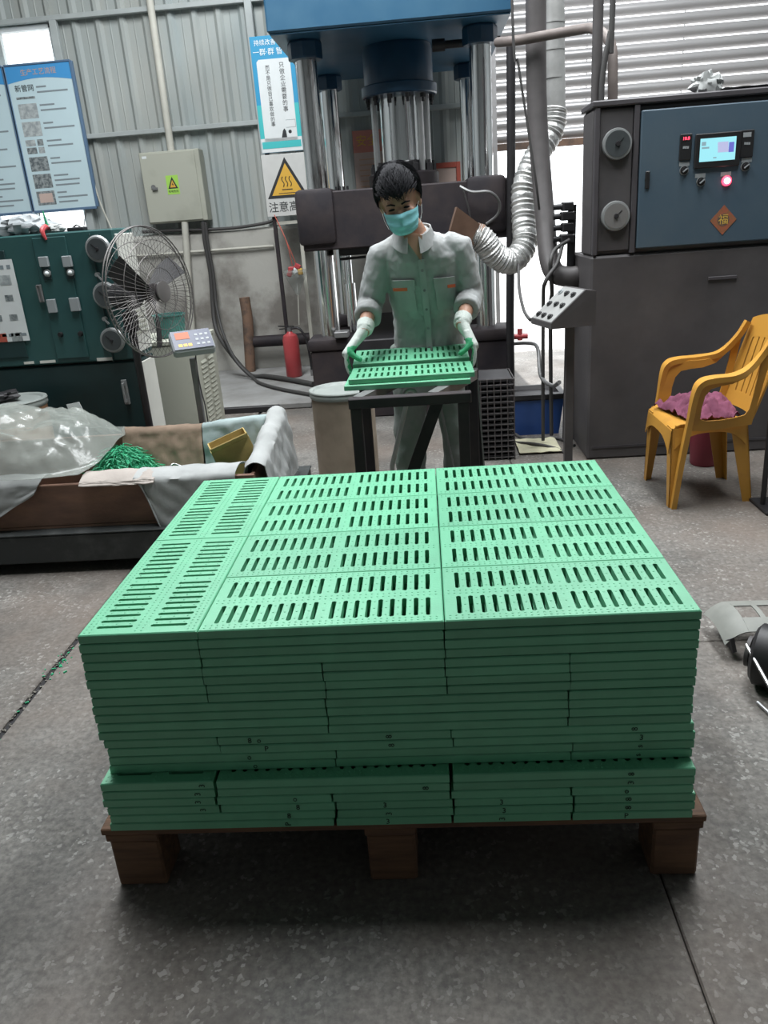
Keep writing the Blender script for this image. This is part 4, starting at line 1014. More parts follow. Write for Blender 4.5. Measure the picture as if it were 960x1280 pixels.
for dx in (0, .6): MB(o).boxb(fb.x + dx - .03, fb.x + dx + .09, fb.y - .12, fb.y + .10, 0, .018, bev=.004).build('foot', 'iron_black', bks)

# ================================================================== machine part lying at the right
mp = thing('machine_part', 'grey curved metal cover with dark drum and bright rods on the floor', 'machine part', (1.12, 2.28, 0)); o = mp.location.copy()
cv = MB(o)
def cover(u, v):
    x = .962 + u * .42; y = 2.38 + v * .22 - .05 * u
    z = .085 + .040 * math.sin(PI * min(1, .15 + .7 * v)) - .05 * max(0, (.18 - u) / .18) ** 2 + .02 * u
    return (x, y, z)
for (u0, u1, v0, v1) in ((0, .17, 0, 1), (.17, .31, 0, .30), (.17, .31, .68, 1), (.31, .35, 0, 1), (.35, .55, 0, .3), (.35, .55, .68, 1), (.55, 1, 0, 1)):
    cv.sheet(lambda u, v: cover(u0 + (u1 - u0) * u, v0 + (v1 - v0) * v), 6, 6, .004)
lab(cv.build('cover', 'cover_grey', mp, smooth=50), 'grey sheet cover with square cut-outs')
MB(o).prism([(.962, 2.40, .060), (.962, 2.43, .058), (.985, 2.365, .030), (.975, 2.375, .08)], (.012, 0, .006)).build('lip', 'machine_rim', mp, smooth=0)
dm = MB(o).lathe([(.085, 0), (.10, .012), (.10, .30), (.085, .32)], (1.005, 2.25, .102), axis=(.82, -.57, 0), n=26); dm.build('drum', 'iron_black', mp)
MB(o).lathe([(.050, 0), (.050, .012), (.02, .013)], (.997, 2.256, .102), axis=(-.82, .57, 0), n=18).build('hub', 'machine_grey', mp)
for a, b in ((at(933, 806, 2.22), at(985, 900, 1.95)), (at(946, 778, 2.42), at(985, 868, 2.05)), (at(951, 776, 2.44), at(990, 862, 2.10)), (fl(947, 878, .008), fl(990, 918, .008))):
    MB(o).tube([a, b], .006, n=8).build('rod', 'bright_steel', mp)
MB(o).boxb(1.02, 1.36, 1.98, 2.30, 0.0, .03, bev=.006).build('base', 'iron_black', mp)
MB(o).bar((1.16, 2.20, .0), (1.22, 2.32, .17), .03, .03, up=(1, 0, 0)).build('support', 'iron_black', mp)
fd = random.Random(5); sw = MB()
for i in range(215):                                    # green shavings and grit swept into the floor joint and about it
    t = fd.random()
    if i < 190: x, y = -1.465 + fd.uniform(-.014, .014), fd.uniform(1.4, 2.9)
    else: x, y = -1.45 + fd.gauss(0, .02), 2.50 + fd.gauss(0, .05)
    r = fd.uniform(.002, .006); a = fd.uniform(0, PI)
    sw.box((x, y, .0006 + r * .3 - (.008 if i < 190 else 0)), (r * 2.2, r, r * .8), rot=Matrix.Rotation(a, 3, 'Z'), m=0 if i < 170 else 1)
ob = sw.build('floor_grit', ['debris', 'fibre_green'], None, smooth=0); tag(ob, 'grey grit and green shavings lying in the floor joint', 'debris'); ob['kind'] = 'stuff'

# ================================================================== floor scale with the fibre tray
fs_ = thing('floor_scale', 'dark steel floor scale platform under the fibre tray with an indicator on a pole', 'scale', (-1.8, 3.8, 0)); o = fs_.location.copy()
SX0, SX1, SY0, SY1, SZ = -3.3, -0.70, 3.36, 4.24, 0.205
MB(o).boxb(SX0, SX1, SY0, SY1, .055, SZ - .008, bev=.006).build('platform_frame', 'platform_dark', fs_)
MB(o).boxb(SX0 + .003, SX1 + .006, SY0 - .004, SY1 + .004, SZ - .0075, SZ, bev=.002).build('deck_plate', 'platform_dark', fs_)
for x in (SX0 + .1, SX1 - .12):
    for y in (SY0 + .10, SY1 - .1): MB(o).cyl((x, y, 0), (x, y, .0545), .045, n=16).build('foot', 'iron_black', fs_)
ip = Vector((-1.245, 4.30, 0)); it = at(241, 447, 4.30)
pm = MB(o).boxb(it.x - .016, it.x + .016, 4.28, 4.315, .06, it.z, bev=.004); pm.boxb(it.x - .04, it.x + .04, 4.2455, 4.32, .06, .09, bev=.003); pm.build('indicator_pole', 'steel_grey', fs_)
hc = at(240, 429, 4.24)
hf = Matrix.Rotation(math.radians(38), 3, 'X'); yaw = Matrix.Rotation(math.radians(26), 3, 'Z'); hr = yaw @ hf
hdm = MB(o).box(hc, (.225, .150, .060), rot=hr, bev=.012); idc = hdm.build('indicator', 'plastic_grey', fs_)
def hpt(x, y, z=.0306): return Vector(hc) + hr @ Vector((x, y, z))
def hplate(name, x0, x1, y0, y1, mt, z=.0306):
    MB(o).prism([hpt(x0, y0, z), hpt(x1, y0, z), hpt(x1, y1, z), hpt(x0, y1, z)], (hr @ Vector((0, 0, .001)))).build(name, mt, idc, smooth=0)
hplate('keypad', -.105, .105, -.068, .068, 'indicator_face'); hplate('display_window', -.085, -.01, .005, .055, 'orange_dull', .0318)
for i in range(3):
    for j in range(3): hplate('key', .018 + i * .028, .034 + i * .028, -.046 + j * .034, -.032 + j * .034, 'plastic_grey', .0318)
for i in range(3): hplate('key', -.08 + i * .026, -.06 + i * .026, -.05, -.03, 'warn_yellow', .0318)
MB(o).tube(smooth_path([hc + Vector((.0, .05, -.03)), at(246, 460, 4.30), at(252, 490, 4.27), at(258, 515, 4.27), (at(258, 515, 4.27).x, 4.27, .2)], 5), .004, n=6).build('signal_cable', 'cable', fs_)

TXa, TXb, TYa, TYb = -3.1, -0.835, 3.43, 4.12; TB = SZ + .001; TF, TBk = .425, .505
tr = thing('fibre_tray', 'low brown board tray on the floor scale holding green fibre', 'tray', (-1.9, 3.78, TB)); o = tr.location.copy()
MB(o).boxb(TXa, TXb, TYa, TYb, TB, TB + .012).build('bottom', 'tray_brown', tr)
MB(o).boxb(TXa, TXb, TYa, TYa + .022, TB + .0125, TF, bev=.004).build('front_board', 'tray_brown', tr)
MB(o).boxb(TXa, TXb, TYb - .02, TYb, TB + .0125, TBk - .02, bev=.004).build('back_board', 'tray_brown', tr)
MB(o).hexa([(TXb - .02, TYa + .023, TB + .0125), (TXb, TYa + .023, TB + .0125), (TXb, TYb - .021, TB + .0125), (TXb - .02, TYb - .021, TB + .0125)],
           [(TXb - .02, TYa + .023, TF), (TXb, TYa + .023, TF), (TXb, TYb - .021, TBk - .02), (TXb - .02, TYb - .021, TBk - .02)]).build('end_board', 'tray_brown', tr, smooth=0)
def drape(name, label, fn, nu, nv, mt, th=.004, cat='cloth'):
    b = Vector(fn(.5, .5)); mb = MB(b); mb.sheet(fn, nu, nv, th); ob = mb.build(name, mt, None, smooth=70); ob.location = b
    return tag(ob, label, cat)
# liners over the back and end boards
def kraft(u, v):
    x = -1.68 + u * .44; k = nz((u * 5, v * 3, 1)) * .022 + nz((u * 13, v * 9, 2)) * .008
    if v < .75: return (x, TYb - .055 - .075 * (1 - v / .75) - abs(k) * .8, TB + .03 + (TBk - TB - .03) * v / .75)
    w = (v - .75) / .25; return (x, TYb - .055 + w * .085, TBk + .010 + .016 * math.sin(PI * w) + k * .3 - .02 * w)
drape('kraft_paper', 'crinkled brown kraft paper lining the back of the fibre tray', kraft, 40, 26, 'kraft', cat='paper')
def mint(u, v):
    x = -1.235 + u * .37; k = nz((u * 4, v * 3, 7)) * .02 + nz((u * 11, v * 8, 2)) * .006
    top = TBk + .012 + .03 * u
    if v < .75: return (x, TYb - .055 - .05 * (1 - v / .75) - abs(k), TB + .03 + (top - TB - .03) * v / .75)
    w = (v - .75) / .25; return (x, TYb - .055 + w * .085, top + .014 * math.sin(PI * w) + k * .3 - .02 * w)
drape('liner_cloth', 'pale mint plastic sheet lining the back corner of the fibre tray', mint, 34, 24, 'cloth_mint')
def endcloth(u, v):
    # hangs over the end board from inside the tray to the outside
    y = 3.46 + u * .66; top = TF + .03 + (TBk - TF + .035) * u + .02 * nz((u * 6, 0, 3))
    k = nz((u * 7, v * 4, 4)) * .022 + nz((u * 17, v * 9, 2)) * .008
    if v < .4: w = v / .4; return (TXb - .115 + .075 * w + k, y, TB + .04 + (top - TB - .04) * w)
    if v < .55: w = (v - .4) / .15; return (TXb - .04 + .085 * w, y, top + .018 * math.sin(PI * w) + k * .2)
    w = (v - .55) / .45; return (TXb + .045 + .035 * w + abs(k) * 1.4, y + .03 * w, top - w * (top - SZ - .02) * (.9 + .1 * u))
drape('white_cloth', 'white cloth hanging over the end of the fibre tray beside the stack', endcloth, 40, 36, 'cloth_white')
def flap(x0, x1, drop, seed, skew=0.0, edge=0.0):
    def fn(u, v):
        x = x0 + (x1 - x0) * u + skew * max(0, v - .3); k = nz((u * 5 + seed, v * 3, 1)) * .02
        if v < .3: w = v / .3; return (x, TYa + .15 - .165 * w, TF + .012 + .022 * math.sin(PI * w) + k * .4)
        w = (v - .3) / .7; d = drop * (1 - edge * abs(2 * u - 1) ** 2) * (.85 + .3 * nz((u * 3 + seed, 0, 0)))
        return (x, TYa - .017 - .018 * w - abs(k) * .9, TF + .012 - w * d)
    return fn
drape('cloth_flap', 'white cloth flap with a ragged edge over the front board under the film', flap(-2.45, -1.86, .19, 2, -.03, .75), 36, 22, 'cloth_white')
drape('cloth_flap', 'pale pinkish cloth strip along the middle of the tray front edge', flap(-1.66, -1.30, .022, 6, 0, .2), 30, 14, 'cloth_pink')
def point_cloth(u, v):
    x = -1.405 + u * .485; k = nz((u * 5 + 9, v * 3, 1)) * .02
    if v < .25: w = v / .25; return (x + .02 * (1 - w), TYa + .16 - .177 * w, TF + .012 + .024 * math.sin(PI * w) + k * .5)
    w = (v - .25) / .75; d = .285 * min(1, .06 + u / .16) * (1 - .35 * max(0, u - .3)); return (x + .045 * w * (1 - u), TYa - .017 - .020 * w - abs(k), TF + .012 - w * d)
drape('cloth_flap', 'white cloth hanging to a point over the front board near the stack', point_cloth, 34, 26, 'cloth_white')
# green fibre heap: nobody could count the strands
hp_ = random.Random(11); fb_ = MB((-1.42, 3.82, TB))
def heap_z(x, y):
    a = ((x + 1.60) / .20) ** 2 + ((y - 3.80) / .22) ** 2; b = ((x + 1.24) / .20) ** 2 + ((y - 3.66) / .12) ** 2
    return TB + .02 + .255 * math.exp(-a * 1.25) + .125 * math.exp(-b * 1.7)
fb_.sheet(lambda u, v: (-1.86 + u * .92, 3.50 + v * .56, heap_z(-1.86 + u * .92, 3.50 + v * .56) + .012 * nz((u * 14, v * 12, 3)) - .005), 40, 26, .006)
for i in range(3200):
    x, y = (hp_.gauss(-1.58, .15), hp_.gauss(3.76, .12)) if i % 4 else (hp_.gauss(-1.25, .13), hp_.gauss(3.66, .08))
    if not (-1.90 < x < -.94 and 3.48 < y < 3.98): continue
    z = heap_z(x, y) + hp_.uniform(-.004, .012); a = hp_.uniform(0, 2 * PI); l = hp_.uniform(.025, .07)
    d = Vector((math.cos(a), math.sin(a), hp_.uniform(-.3, .3))) * l
    fb_.tube([(x, y, z), Vector((x, y, z)) + d * .5 + Vector((0, 0, hp_.uniform(0, .012))), Vector((x, y, z)) + d + Vector((0, 0, -.006))], hp_.uniform(.0014, .0032), n=3)
ob = fb_.build('green_fibre', 'fibre_green', None, smooth=0); ob.location = (-1.42, 3.82, TB); tag(ob, 'heap of tangled bright green fibre scraps in the brown tray', 'fibre'); ob['kind'] = 'stuff'
cb = thing('cardboard_box', 'open mustard brown cardboard box at the end of the fibre tray', 'box', (-1.00, 3.88, TB + .013)); o = cb.location.copy()
R3 = Matrix.Rotation(.35, 3, 'Z') @ Matrix.Rotation(-.30, 3, 'Y')
for c, s in (((0, -.10, .09), (.20, .006, .19)), ((0, .10, .09), (.20, .006, .19)), ((-.10, 0, .09), (.006, .2, .19)), ((.10, 0, .09), (.006, .2, .19)), ((0, 0, .005), (.2, .2, .006))):
    MB(o).box(Vector((-1.00, 3.88, TB + .10)) + R3 @ Vector(c), s, rot=R3).build('panel', 'card_yellow', cb, smooth=0)
MB(o).box(Vector((-1.00, 3.88, TB + .10)) + R3 @ Vector((.0, -.14, .205)), (.20, .085, .005), rot=R3 @ Matrix.Rotation(-.5, 3, 'X')).build('flap', 'card_yellow', cb, smooth=0)
pipe('bent_wire', 'thin bent steel wire lying across the green fibre', 'wire', [(-1.30, 3.60, .40), (-1.28, 3.64, .435), (-1.20, 3.66, .40), (-.98, 3.66, .385)], .005, 'bright_steel', n=6)
# the clear film bag over the left half of the tray
def film(u, v):
    a, b = (u - .5) * 2, (v - .5) * 2
    x = -2.22 + a * .60 + .03 * nz((u * 4, v * 4, 1)); y = 3.76 + b * .36 + .02 * nz((u * 3, v * 5, 9))
    q = (abs(a) ** 4 + abs(b) ** 4) ** .25; kk = 1 - .16 * max(0, min(abs(a), abs(b)) - .5)
    x = -2.22 + (x + 2.22) * kk; y = 3.76 + (y - 3.76) * kk
    h = .185 * (1 - q ** 3) * (.8 + .3 * u)
    fr = .050 * nz((u * 5, v * 4, 5)) + .045 * abs(nz((u * 9, v * 8, 6))) + .022 * abs(nz((u * 21, v * 18, 2)))
    return (x, y, max(TF + .045 + .06 * v, TF + .040 + h + fr * (1 - q ** 8) + .085 * v))
drape('plastic_film', 'crumpled clear plastic film heaped over the fibre tray', film, 70, 60, 'film', .003, 'film')
ps2 = thing('paper_tag', 'small white paper sheet sticking up behind the plastic film', 'paper', at(102, 518, 4.18)); b = at(102, 518, 4.18)
MB(b).hexa([b + Vector((-.05, 0, -.06)), b + Vector((.035, 0, -.06)), b + Vector((.035, .003, -.06)), b + Vector((-.05, .003, -.06))], [b + Vector((-.075, 0, .06)), b + Vector((.0, 0, .07)), b + Vector((.0, .003, .07)), b + Vector((-.075, .003, .06))]).build('sheet', 'white_paper', ps2, smooth=0)

# ================================================================== drums
def drum(name, label, c, r, h, mt, lid='drum_lid'):
    t = thing(name, label, 'drum', c); o = Vector(c)
    MB(o).lathe([(r, 0), (r + .004, .01), (r, .03), (r, h - .05), (r, h - .03)], o, n=40).build('body', mt, t)
    MB(o).lathe([(r + .003, h - .045), (r + .009, h - .036), (r + .009, h - .022), (r + .005, h - .010), (r + .011, h - .006), (r + .008, h), (r - .012, h - .002), (r - .022, h - .012), (0, h - .013)], o, n=40).build('lid', lid, t)
    MB(o).lathe([(r + .002, 0), (r + .008, .006), (r + .008, .028), (r + .002, .034)], o, n=40).build('bottom_hoop', 'steel_grey', t)
    return t
drum('fibre_drum', 'brown fibre drum with a grey metal lid beside the work table', (-0.515, 4.55, 0), .185, .578, 'fibre_drum')
drum('fibre_drum', 'orange brown fibre drum with grey lid in front of the green cabinet', (-2.40, 4.33, 0), .185, .672, 'drum_orange')
crumple('scrap_pieces', 'dark scrap pieces lying on the lid of the orange brown drum', 'scrap', Vector((-2.45, 4.36, .672 + .02)), (.09, .08, .024), 'iron_black', 8, .5)

# ================================================================== green control cabinet at the left
LX1, LY0, LY1, LZ = -1.735, 4.60, 4.92, 1.548; LX0 = -3.6; LS = 0.80
gc = thing('control_cabinet', 'dark green control cabinet with round gauges and pale side at the left', 'cabinet', (-2.6, 4.9, 0)); o = gc.location.copy()
LS = at(120, 452, LY0).z
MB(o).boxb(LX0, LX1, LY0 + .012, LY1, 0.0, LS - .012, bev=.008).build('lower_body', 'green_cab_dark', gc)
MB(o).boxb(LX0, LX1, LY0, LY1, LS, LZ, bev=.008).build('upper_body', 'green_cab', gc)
MB(o).boxb(LX1 + .0005, LX1 + .010, LY0 + .02, LY1 - .02, .03, LS - .03, bev=.003).build('side_panel', 'cream_white', gc)
MB(o).boxb(LX1 + .0005, LX1 + .010, LY0 + .02, LY1 - .02, LS + .03, LZ - .03, bev=.003).build('side_panel', 'cream_white', gc)
lv = MB(o)
for i in range(7): lv.boxb(LX1 + .0105, LX1 + .015, LY0 + .06, LY1 - .06, .95 + i * .03, .962 + i * .03)
lv.build('side_louvre', 'cream', gc)
def cplate(name, a, b, th, mt, d=0.0, bev=.003, par=None, Y=LY0):
    p0, p1 = at(*a, Y), at(*b, Y)
    return MB(o).boxb(min(p0.x, p1.x), max(p0.x, p1.x), Y - d - th, Y - d - .0004, min(p0.z, p1.z), max(p0.z, p1.z), bev=bev).build(name, mt, par or gc)
cplate('switch_panel', (40, 298), (112, 446), .010, 'green_cab')
cplate('gauge_panel', (113, 292), (142, 452), .014, 'green_cab_dark')
cplate('side_door', (-60, 318), (36, 446), .010, 'green_cab_dark')
for a, b in (((30, 452.3), (43, 454.5)), ((50, 451), (70, 453)), ((121, 447.5), (143, 450))):
    cplate('seam_strip', a, b, .004, 'cream_white', 0, 0)
for (px, py, r) in ((123.5, 311, .062), (133, 369, .064), (141.5, 425, .062)):
    p = at(px, py, LY0 - .014); p.x = min(p.x, LX1 - .07)
    q = MB(o).lathe([(r + .010, 0), (r + .012, .010), (r + .004, .024), (r - .004, .0245)], (p.x, LY0 - .0145, p.z), axis=(0, -1, 0), n=30).build('gauge', 'gauge_rim', gc)
    MB(o).lathe([(r - .005, .0247), (r - .005, .028)], (p.x, LY0 - .0145, p.z), axis=(0, -1, 0), n=28).build('dial', 'gauge_face', q)
    nd = MB(o).lathe([(.010, .0282), (.008, .034)], (p.x, LY0 - .0145, p.z), axis=(0, -1, 0), n=10); nd.bar((p.x, LY0 - .045, p.z), (p.x - .03, LY0 - .045, p.z + .03), .003, .003); nd.build('needle', 'iron_black', q)
for px, py in ((123, 343), (132, 398)):
    p = at(px, py, LY0 - .016); m_ = MB(o).lathe([(.012, 0), (.012, .03)], (p.x, LY0 - .0145, p.z), axis=(0, -1, 0), n=12); m_.bar((p.x, LY0 - .040, p.z), (p.x + .026, LY0 - .045, p.z - .03), .010, .008)
    m_.build('handle_lever', 'bright_steel', gc)
for a, b in (((50, 321), (64, 333)), ((79, 320), (93, 333)), ((60, 374), (74, 390)), ((88, 372), (103, 388))):
    cplate('meter', a, b, .022, 'plastic_grey', .0104)
for a, b, c in (((53, 334), (67, 349), (59.5, 341.5)), ((82, 333), (96, 348), (88.5, 340.5))):
    cplate('lamp_plate', a, b, .008, 'green_cab_dark', .0104)
    p = at(*c, LY0 - .02); MB(o).lathe([(.020, 0), (.020, .010), (.012, .011)], (p.x, LY0 - .0185, p.z), axis=(0, -1, 0), n=18).build('lamp_ring', 'gauge_rim', gc)
    MB(o).lathe([(.012, .0112), (.010, .020), (.004, .024)], (p.x, LY0 - .0185, p.z), axis=(0, -1, 0), n=14).build('lamp_lens', 'ink_white', gc)
for px, py in ((76, 418), (101, 417)):
    p = at(px, py, LY0 - .01); MB(o).lathe([(.016, 0), (.012, .018)], (p.x, LY0 - .0104, p.z), axis=(0, -1, 0), n=14).build('knob', 'plastic_black', gc)
p = at(50, 367, LY0 - .01); hm = MB(o)
hm.tube([(p.x - .008, LY0 - .020, p.z + .045), (p.x + .012, LY0 - .020, p.z + .045), (p.x + .016, LY0 - .020, p.z - .045), (p.x - .004, LY0 - .020, p.z - .045)], .005, n=6, closed=True)
hm.boxb(p.x - .012, p.x + .020, LY0 - .018, LY0 - .0104, p.z - .05, p.z + .05, bev=.003); hm.build('latch', 'steel_grey', gc)
pp0, pp1 = at(-40, 325, LY0 - .012), at(40, 425, LY0 - .012)
pz = MB(o).boxb(pp0.x, at(33, 400, LY0).x, LY0 - .013, LY0 - .0106, at(10, 427, LY0).z, at(10, 324, LY0).z).build('instruction_sheet', 'white_paper', gc)
rs = random.Random(4); sx1 = at(33, 400, LY0).x; sz1 = at(10, 324, LY0).z; sz0 = at(10, 427, LY0).z
def sheet_mark(x0, x1, z0, z1, mt): MB(o).boxb(x0, x1, LY0 - .0140, LY0 - .0131, z0, z1).build('printed_figure', mt, pz)
for i in range(9):
    sheet_mark(sx1 - .04 - i * .040, sx1 - .018 - i * .040, sz1 - .052, sz1 - .030, 'ink_grey'); sheet_mark(sx1 - .04 - i * .040, sx1 - .012 - i * .040, sz0 + .030, sz0 + .046, 'ink_grey')
for i in range(4):
    for j in range(3):
        x = sx1 - .03 - i * .095; z = sz1 - .20 - j * .11
        if (i, j) in ((1, 2), (0, 2)): sheet_mark(x - .075, x - .01, z - .04, z + .01, 'red_frame' if i else 'photo_dark')
        else: sheet_mark(x - .06, x - .012, z - .03, z + .005, 'photo_dark')
    sheet_mark(sx1 - .10 - i * .095, sx1 - .03 - i * .095, sz1 - .14, sz1 - .085, 'photo_grey')
p = at(157, 490, LY0); hb = MB(o)
hb.boxb(p.x - .016, p.x + .016, LY0 - .006, LY0 + .0116, p.z - .075, p.z + .075, bev=.003); hb.boxb(p.x - .007, p.x + .007, LY0 - .034, LY0 - .024, p.z - .060, p.z + .060, bev=.003)
for s in (-1, 1): hb.boxb(p.x - .007, p.x + .007, LY0 - .0245, LY0 - .006, p.z + s * .05 - .008, p.z + s * .05 + .008)
hb.build('door_handle', 'gauge_rim', gc)
# rags and oddments on the cabinet
crumple('rag_pile', 'grey crumpled rags piled on top of the green cabinet', 'rags', Vector((at(22, 280, 4.75).x, 4.76, LZ + .045)), (.19, .10, .052), 'plastic_grey', 5, .6, 30, 18)
crumple('white_rag', 'white rag beside a red flower on the green cabinet', 'rag', Vector((at(66, 281, 4.70).x, 4.70, LZ + .022)), (.055, .05, .026), 'cloth_white', 9, .5)
rf = thing('red_ornament', 'red and green plastic flower hanging over the cabinet edge', 'flower', Vector((at(53, 283, 4.6).x, 4.62, LZ))); b = rf.location.copy()
MB(b).tube(smooth_path([b + Vector((.0, .06, .012)), b + Vector((.005, .01, .035)), b + Vector((-.002, -.030, .012)), b + Vector((.012, -.034, -.035))], 5), [.006 + .009 * math.sin(PI * i / 15) for i in range(16)], n=8).build('petal', 'ext_red', rf)
MB(b).tube([b + Vector((-.005, .06, .01)), b + Vector((-.012, .05, .12))], [.010, .004], n=6).build('stem', 'fibre_green', rf)
sbx = Vector((at(96, 284, 4.72).x, 4.72, LZ)); m_ = MB(sbx).boxb(sbx.x - .05, sbx.x + .05, 4.69, 4.75, LZ, LZ + .022, bev=.005); m_.tube([sbx + Vector((-.02, 0, .022)), sbx + Vector((0, 0, .034)), sbx + Vector((.02, 0, .022))], .005, n=6)
ob = m_.build('black_case', 'iron_black', None); ob.location = sbx; tag(ob, 'small black case lying on top of the green cabinet', 'case')

# ================================================================== pedestal fan
FC = at(189, 366, 4.36); FN = Vector((.93, -.37, .05)).normalized()
fn_ = thing('pedestal_fan', 'large pedestal fan with a grey wire guard in front of the green cabinet', 'fan', (FC.x, FC.y, 0)); o = fn_.location.copy()
fu_ = FN.cross(Vector((0, 0, 1))).normalized(); fw = fu_.cross(FN); FR = .345
def fp(r, a, d): return FC + fu_ * (r * math.cos(a)) + fw * (r * math.sin(a)) + FN * d
gd_ = MB(o)
for sgn in (1, -1):
    for i in range(64):
        a = 2 * PI * i / 64 + (.02 if sgn > 0 else .05)
        gd_.tube([fp(.055, a, sgn * .070), fp(.16, a + .06, sgn * .076), fp(.27, a + .10, sgn * .060), fp(FR, a + .12, sgn * .010)], .0012, n=3, cap=False)
    for r, d in ((.055, .070), (.125, .076), (.20, .072), (.27, .060)):
        gd_.tube([fp(r, 2 * PI * k / 40, sgn * d) for k in range(40)], .0020, n=4, closed=True)
    gd_.tube([fp(FR, 2 * PI * k / 48, sgn * .010) for k in range(48)], .004, n=5, closed=True)
gd_.build('wire_guard', 'wire_grey', fn_)
MB(o).lathe([(.055, .083), (.055, .090), (.03, .094)], FC, axis=FN, n=22).build('guard_badge', 'wire_grey', fn_)
MB(o).lathe([(.045, -.03), (.048, .03), (.02, .042)], FC, axis=FN, n=20).build('hub', 'iron_dark', fn_)
for k in range(3):
    a0 = 2 * PI * k / 3 + .4
    MB(o).sheet(lambda u, v: fp(.045 + u * .25, a0 + (v - .5) * (.75 - .4 * u) + .2 * u, (v - .5) * .055), 8, 6, .004).build('blade', 'iron_black', fn_)
MB(o).lathe([(.050, -.26), (.072, -.24), (.080, -.13), (.060, -.10)], FC, axis=FN, n=24).build('motor', 'iron_black', fn_)
mc = FC - FN * .18; pb = Vector((mc.x, mc.y, 0))
MB(o).cyl((mc.x, mc.y, .03), (mc.x, mc.y, mc.z - .079), .021, n=14).build('pole', 'iron_black', fn_)
MB(o).boxb(mc.x - .035, mc.x + .035, mc.y - .035, mc.y + .035, mc.z - .20, mc.z - .085, bev=.01).build('tilt_bracket', 'iron_dark', fn_)
MB(o).lathe([(.10, 0), (.10, .012), (.04, .03), (.03, .06)], (mc.x, mc.y, 0), n=28).build('base', 'iron_black', fn_)

# ================================================================== cream stabiliser cabinet with a pot on top
EX0, EX1, EY0, EY1, EZ = -2.20, -1.575, 5.30, 5.82, .815
ec = thing('stabiliser_cabinet', 'cream metal electrical cabinet with louvred side behind the fan', 'cabinet', (-1.82, 5.55, 0)); o = ec.location.copy()
MB(o).boxb(EX0, EX1, EY0, EY1, .02, EZ - .03, bev=.006).build('body', 'cream', ec)
MB(o).boxb(EX0 - .006, EX1 + .006, EY0 - .006, EY1 + .006, EZ - .0295, EZ, bev=.004).build('top_cover', 'cream', ec)
for x in (EX0 + .05, EX1 - .05):
    for y in (EY0 + .05, EY1 - .05): MB(o).cyl((x, y, 0), (x, y, .0195), .02, n=10).build('foot', 'plastic_black', ec)
for j in (0, 1):
    for i in range(15):
        z = .16 + i * .034
        MB(o).hexa([(EX1 + .0005, EY0 + .08 + j * .19, z), (EX1 + .0005, EY0 + .22 + j * .19, z), (EX1 + .0005, EY0 + .22 + j * .19, z + .016), (EX1 + .0005, EY0 + .08 + j * .19, z + .016)],
                   [(EX1 + .009, EY0 + .085 + j * .19, z), (EX1 + .009, EY0 + .215 + j * .19, z), (EX1 + .002, EY0 + .215 + j * .19, z + .014), (EX1 + .002, EY0 + .085 + j * .19, z + .014)]).build('louvre', 'cream', ec, smooth=0)
MB(o).boxb(EX0 + .05, EX0 + .07, EY0 - .012, EY0 - .0005, .52, .62, bev=.004).build('door_handle', 'plastic_black', ec)
p = at(266, 430, 5.75); MB(o).tube(smooth_path([(EX1 + .001, 5.55, EZ - .06), (EX1 + .05, 5.52, EZ - .055), (EX1 + .06, 5.50, EZ - .11)], 4), .014, n=8).build('lifting_hook', 'iron_black', ec)
pc = Vector((at(213, 408, 5.52).x, 5.52, EZ)); pot = thing('green_pot', 'dark green metal pot on the cream cabinet behind the fan', 'pot', pc)
MB(pc).lathe([(.085, 0), (.095, .01), (.108, .145), (.115, .15), (.115, .158), (.104, .158), (.09, .02)], pc, n=28).build('body', 'pot_green', pot)
pipe('cabinet_cable', 'black cable hanging down the front of the cream cabinet', 'cable', [(EX0 + .06, EY0 - .02, .52), (EX0 + .10, EY0 - .03, .42), (EX0 + .17, EY0 - .03, .34), (EX0 + .25, EY0 - .03, .2), (EX0 + .26, EY0 - .04, .01)], .009, 'cable', n=7)

# ================================================================== things on the back wall
b0, b1 = at(175, 192, WY - .15), at(262, 275, WY - .15)
eb = thing('electrical_box', 'cream metal electrical box with warning sticker on the sheet wall', 'box', ((b0.x + b1.x) / 2, WY - .1, b1.z)); o = eb.location.copy()
EBY = WY - .22
MB(o).boxb(b0.x, b1.x, EBY + .012, WY - .0325, b1.z, b0.z, bev=.006).build('case', 'cream', eb)
ed = MB(o).boxb(b0.x + .006, b1.x - .045, EBY, EBY + .0115, b1.z + .012, b0.z - .012, bev=.005).build('door', 'cream', eb)
p = at(192, 234, EBY); lk_ = MB(o).lathe([(.022, 0), (.022, .012)], (p.x, EBY, p.z), axis=(0, -1, 0), n=16); lk_.boxb(p.x - .01, p.x + .045, EBY - .024, EBY - .010, p.z - .03, p.z - .005, bev=.003); lk_.build('lock', 'steel_grey', ed)
p = at(216, 231, EBY); MB(o).boxb(p.x - .062, p.x + .062, EBY - .0015, EBY - .0003, p.z - .088, p.z + .088).build('sticker', 'warn_green', ed)
MB(o).prism([(p.x - .05, EBY - .0016, p.z - .035), (p.x + .05, EBY - .0016, p.z - .035), (p.x, EBY - .0016, p.z + .075)], (0, -.0008, 0)).build('triangle', 'ink', ed, smooth=0)
MB(o).prism([(p.x - .030, EBY - .0026, p.z - .024), (p.x + .030, EBY - .0026, p.z - .024), (p.x, EBY - .0026, p.z + .045)], (0, -.0006, 0)).build('triangle', 'warn_yellow', ed, smooth=0)
MB(o).prism([(p.x + .004, EBY - .0034, p.z + .024), (p.x - .010, EBY - .0034, p.z), (p.x + .002, EBY - .0034, p.z), (p.x - .004, EBY - .0034, p.z - .020), (p.x + .011, EBY - .0034, p.z + .006), (p.x + .001, EBY - .0034, p.z + .006)], (0, -.0006, 0)).build('bolt_symbol', 'ink', ed, smooth=0)
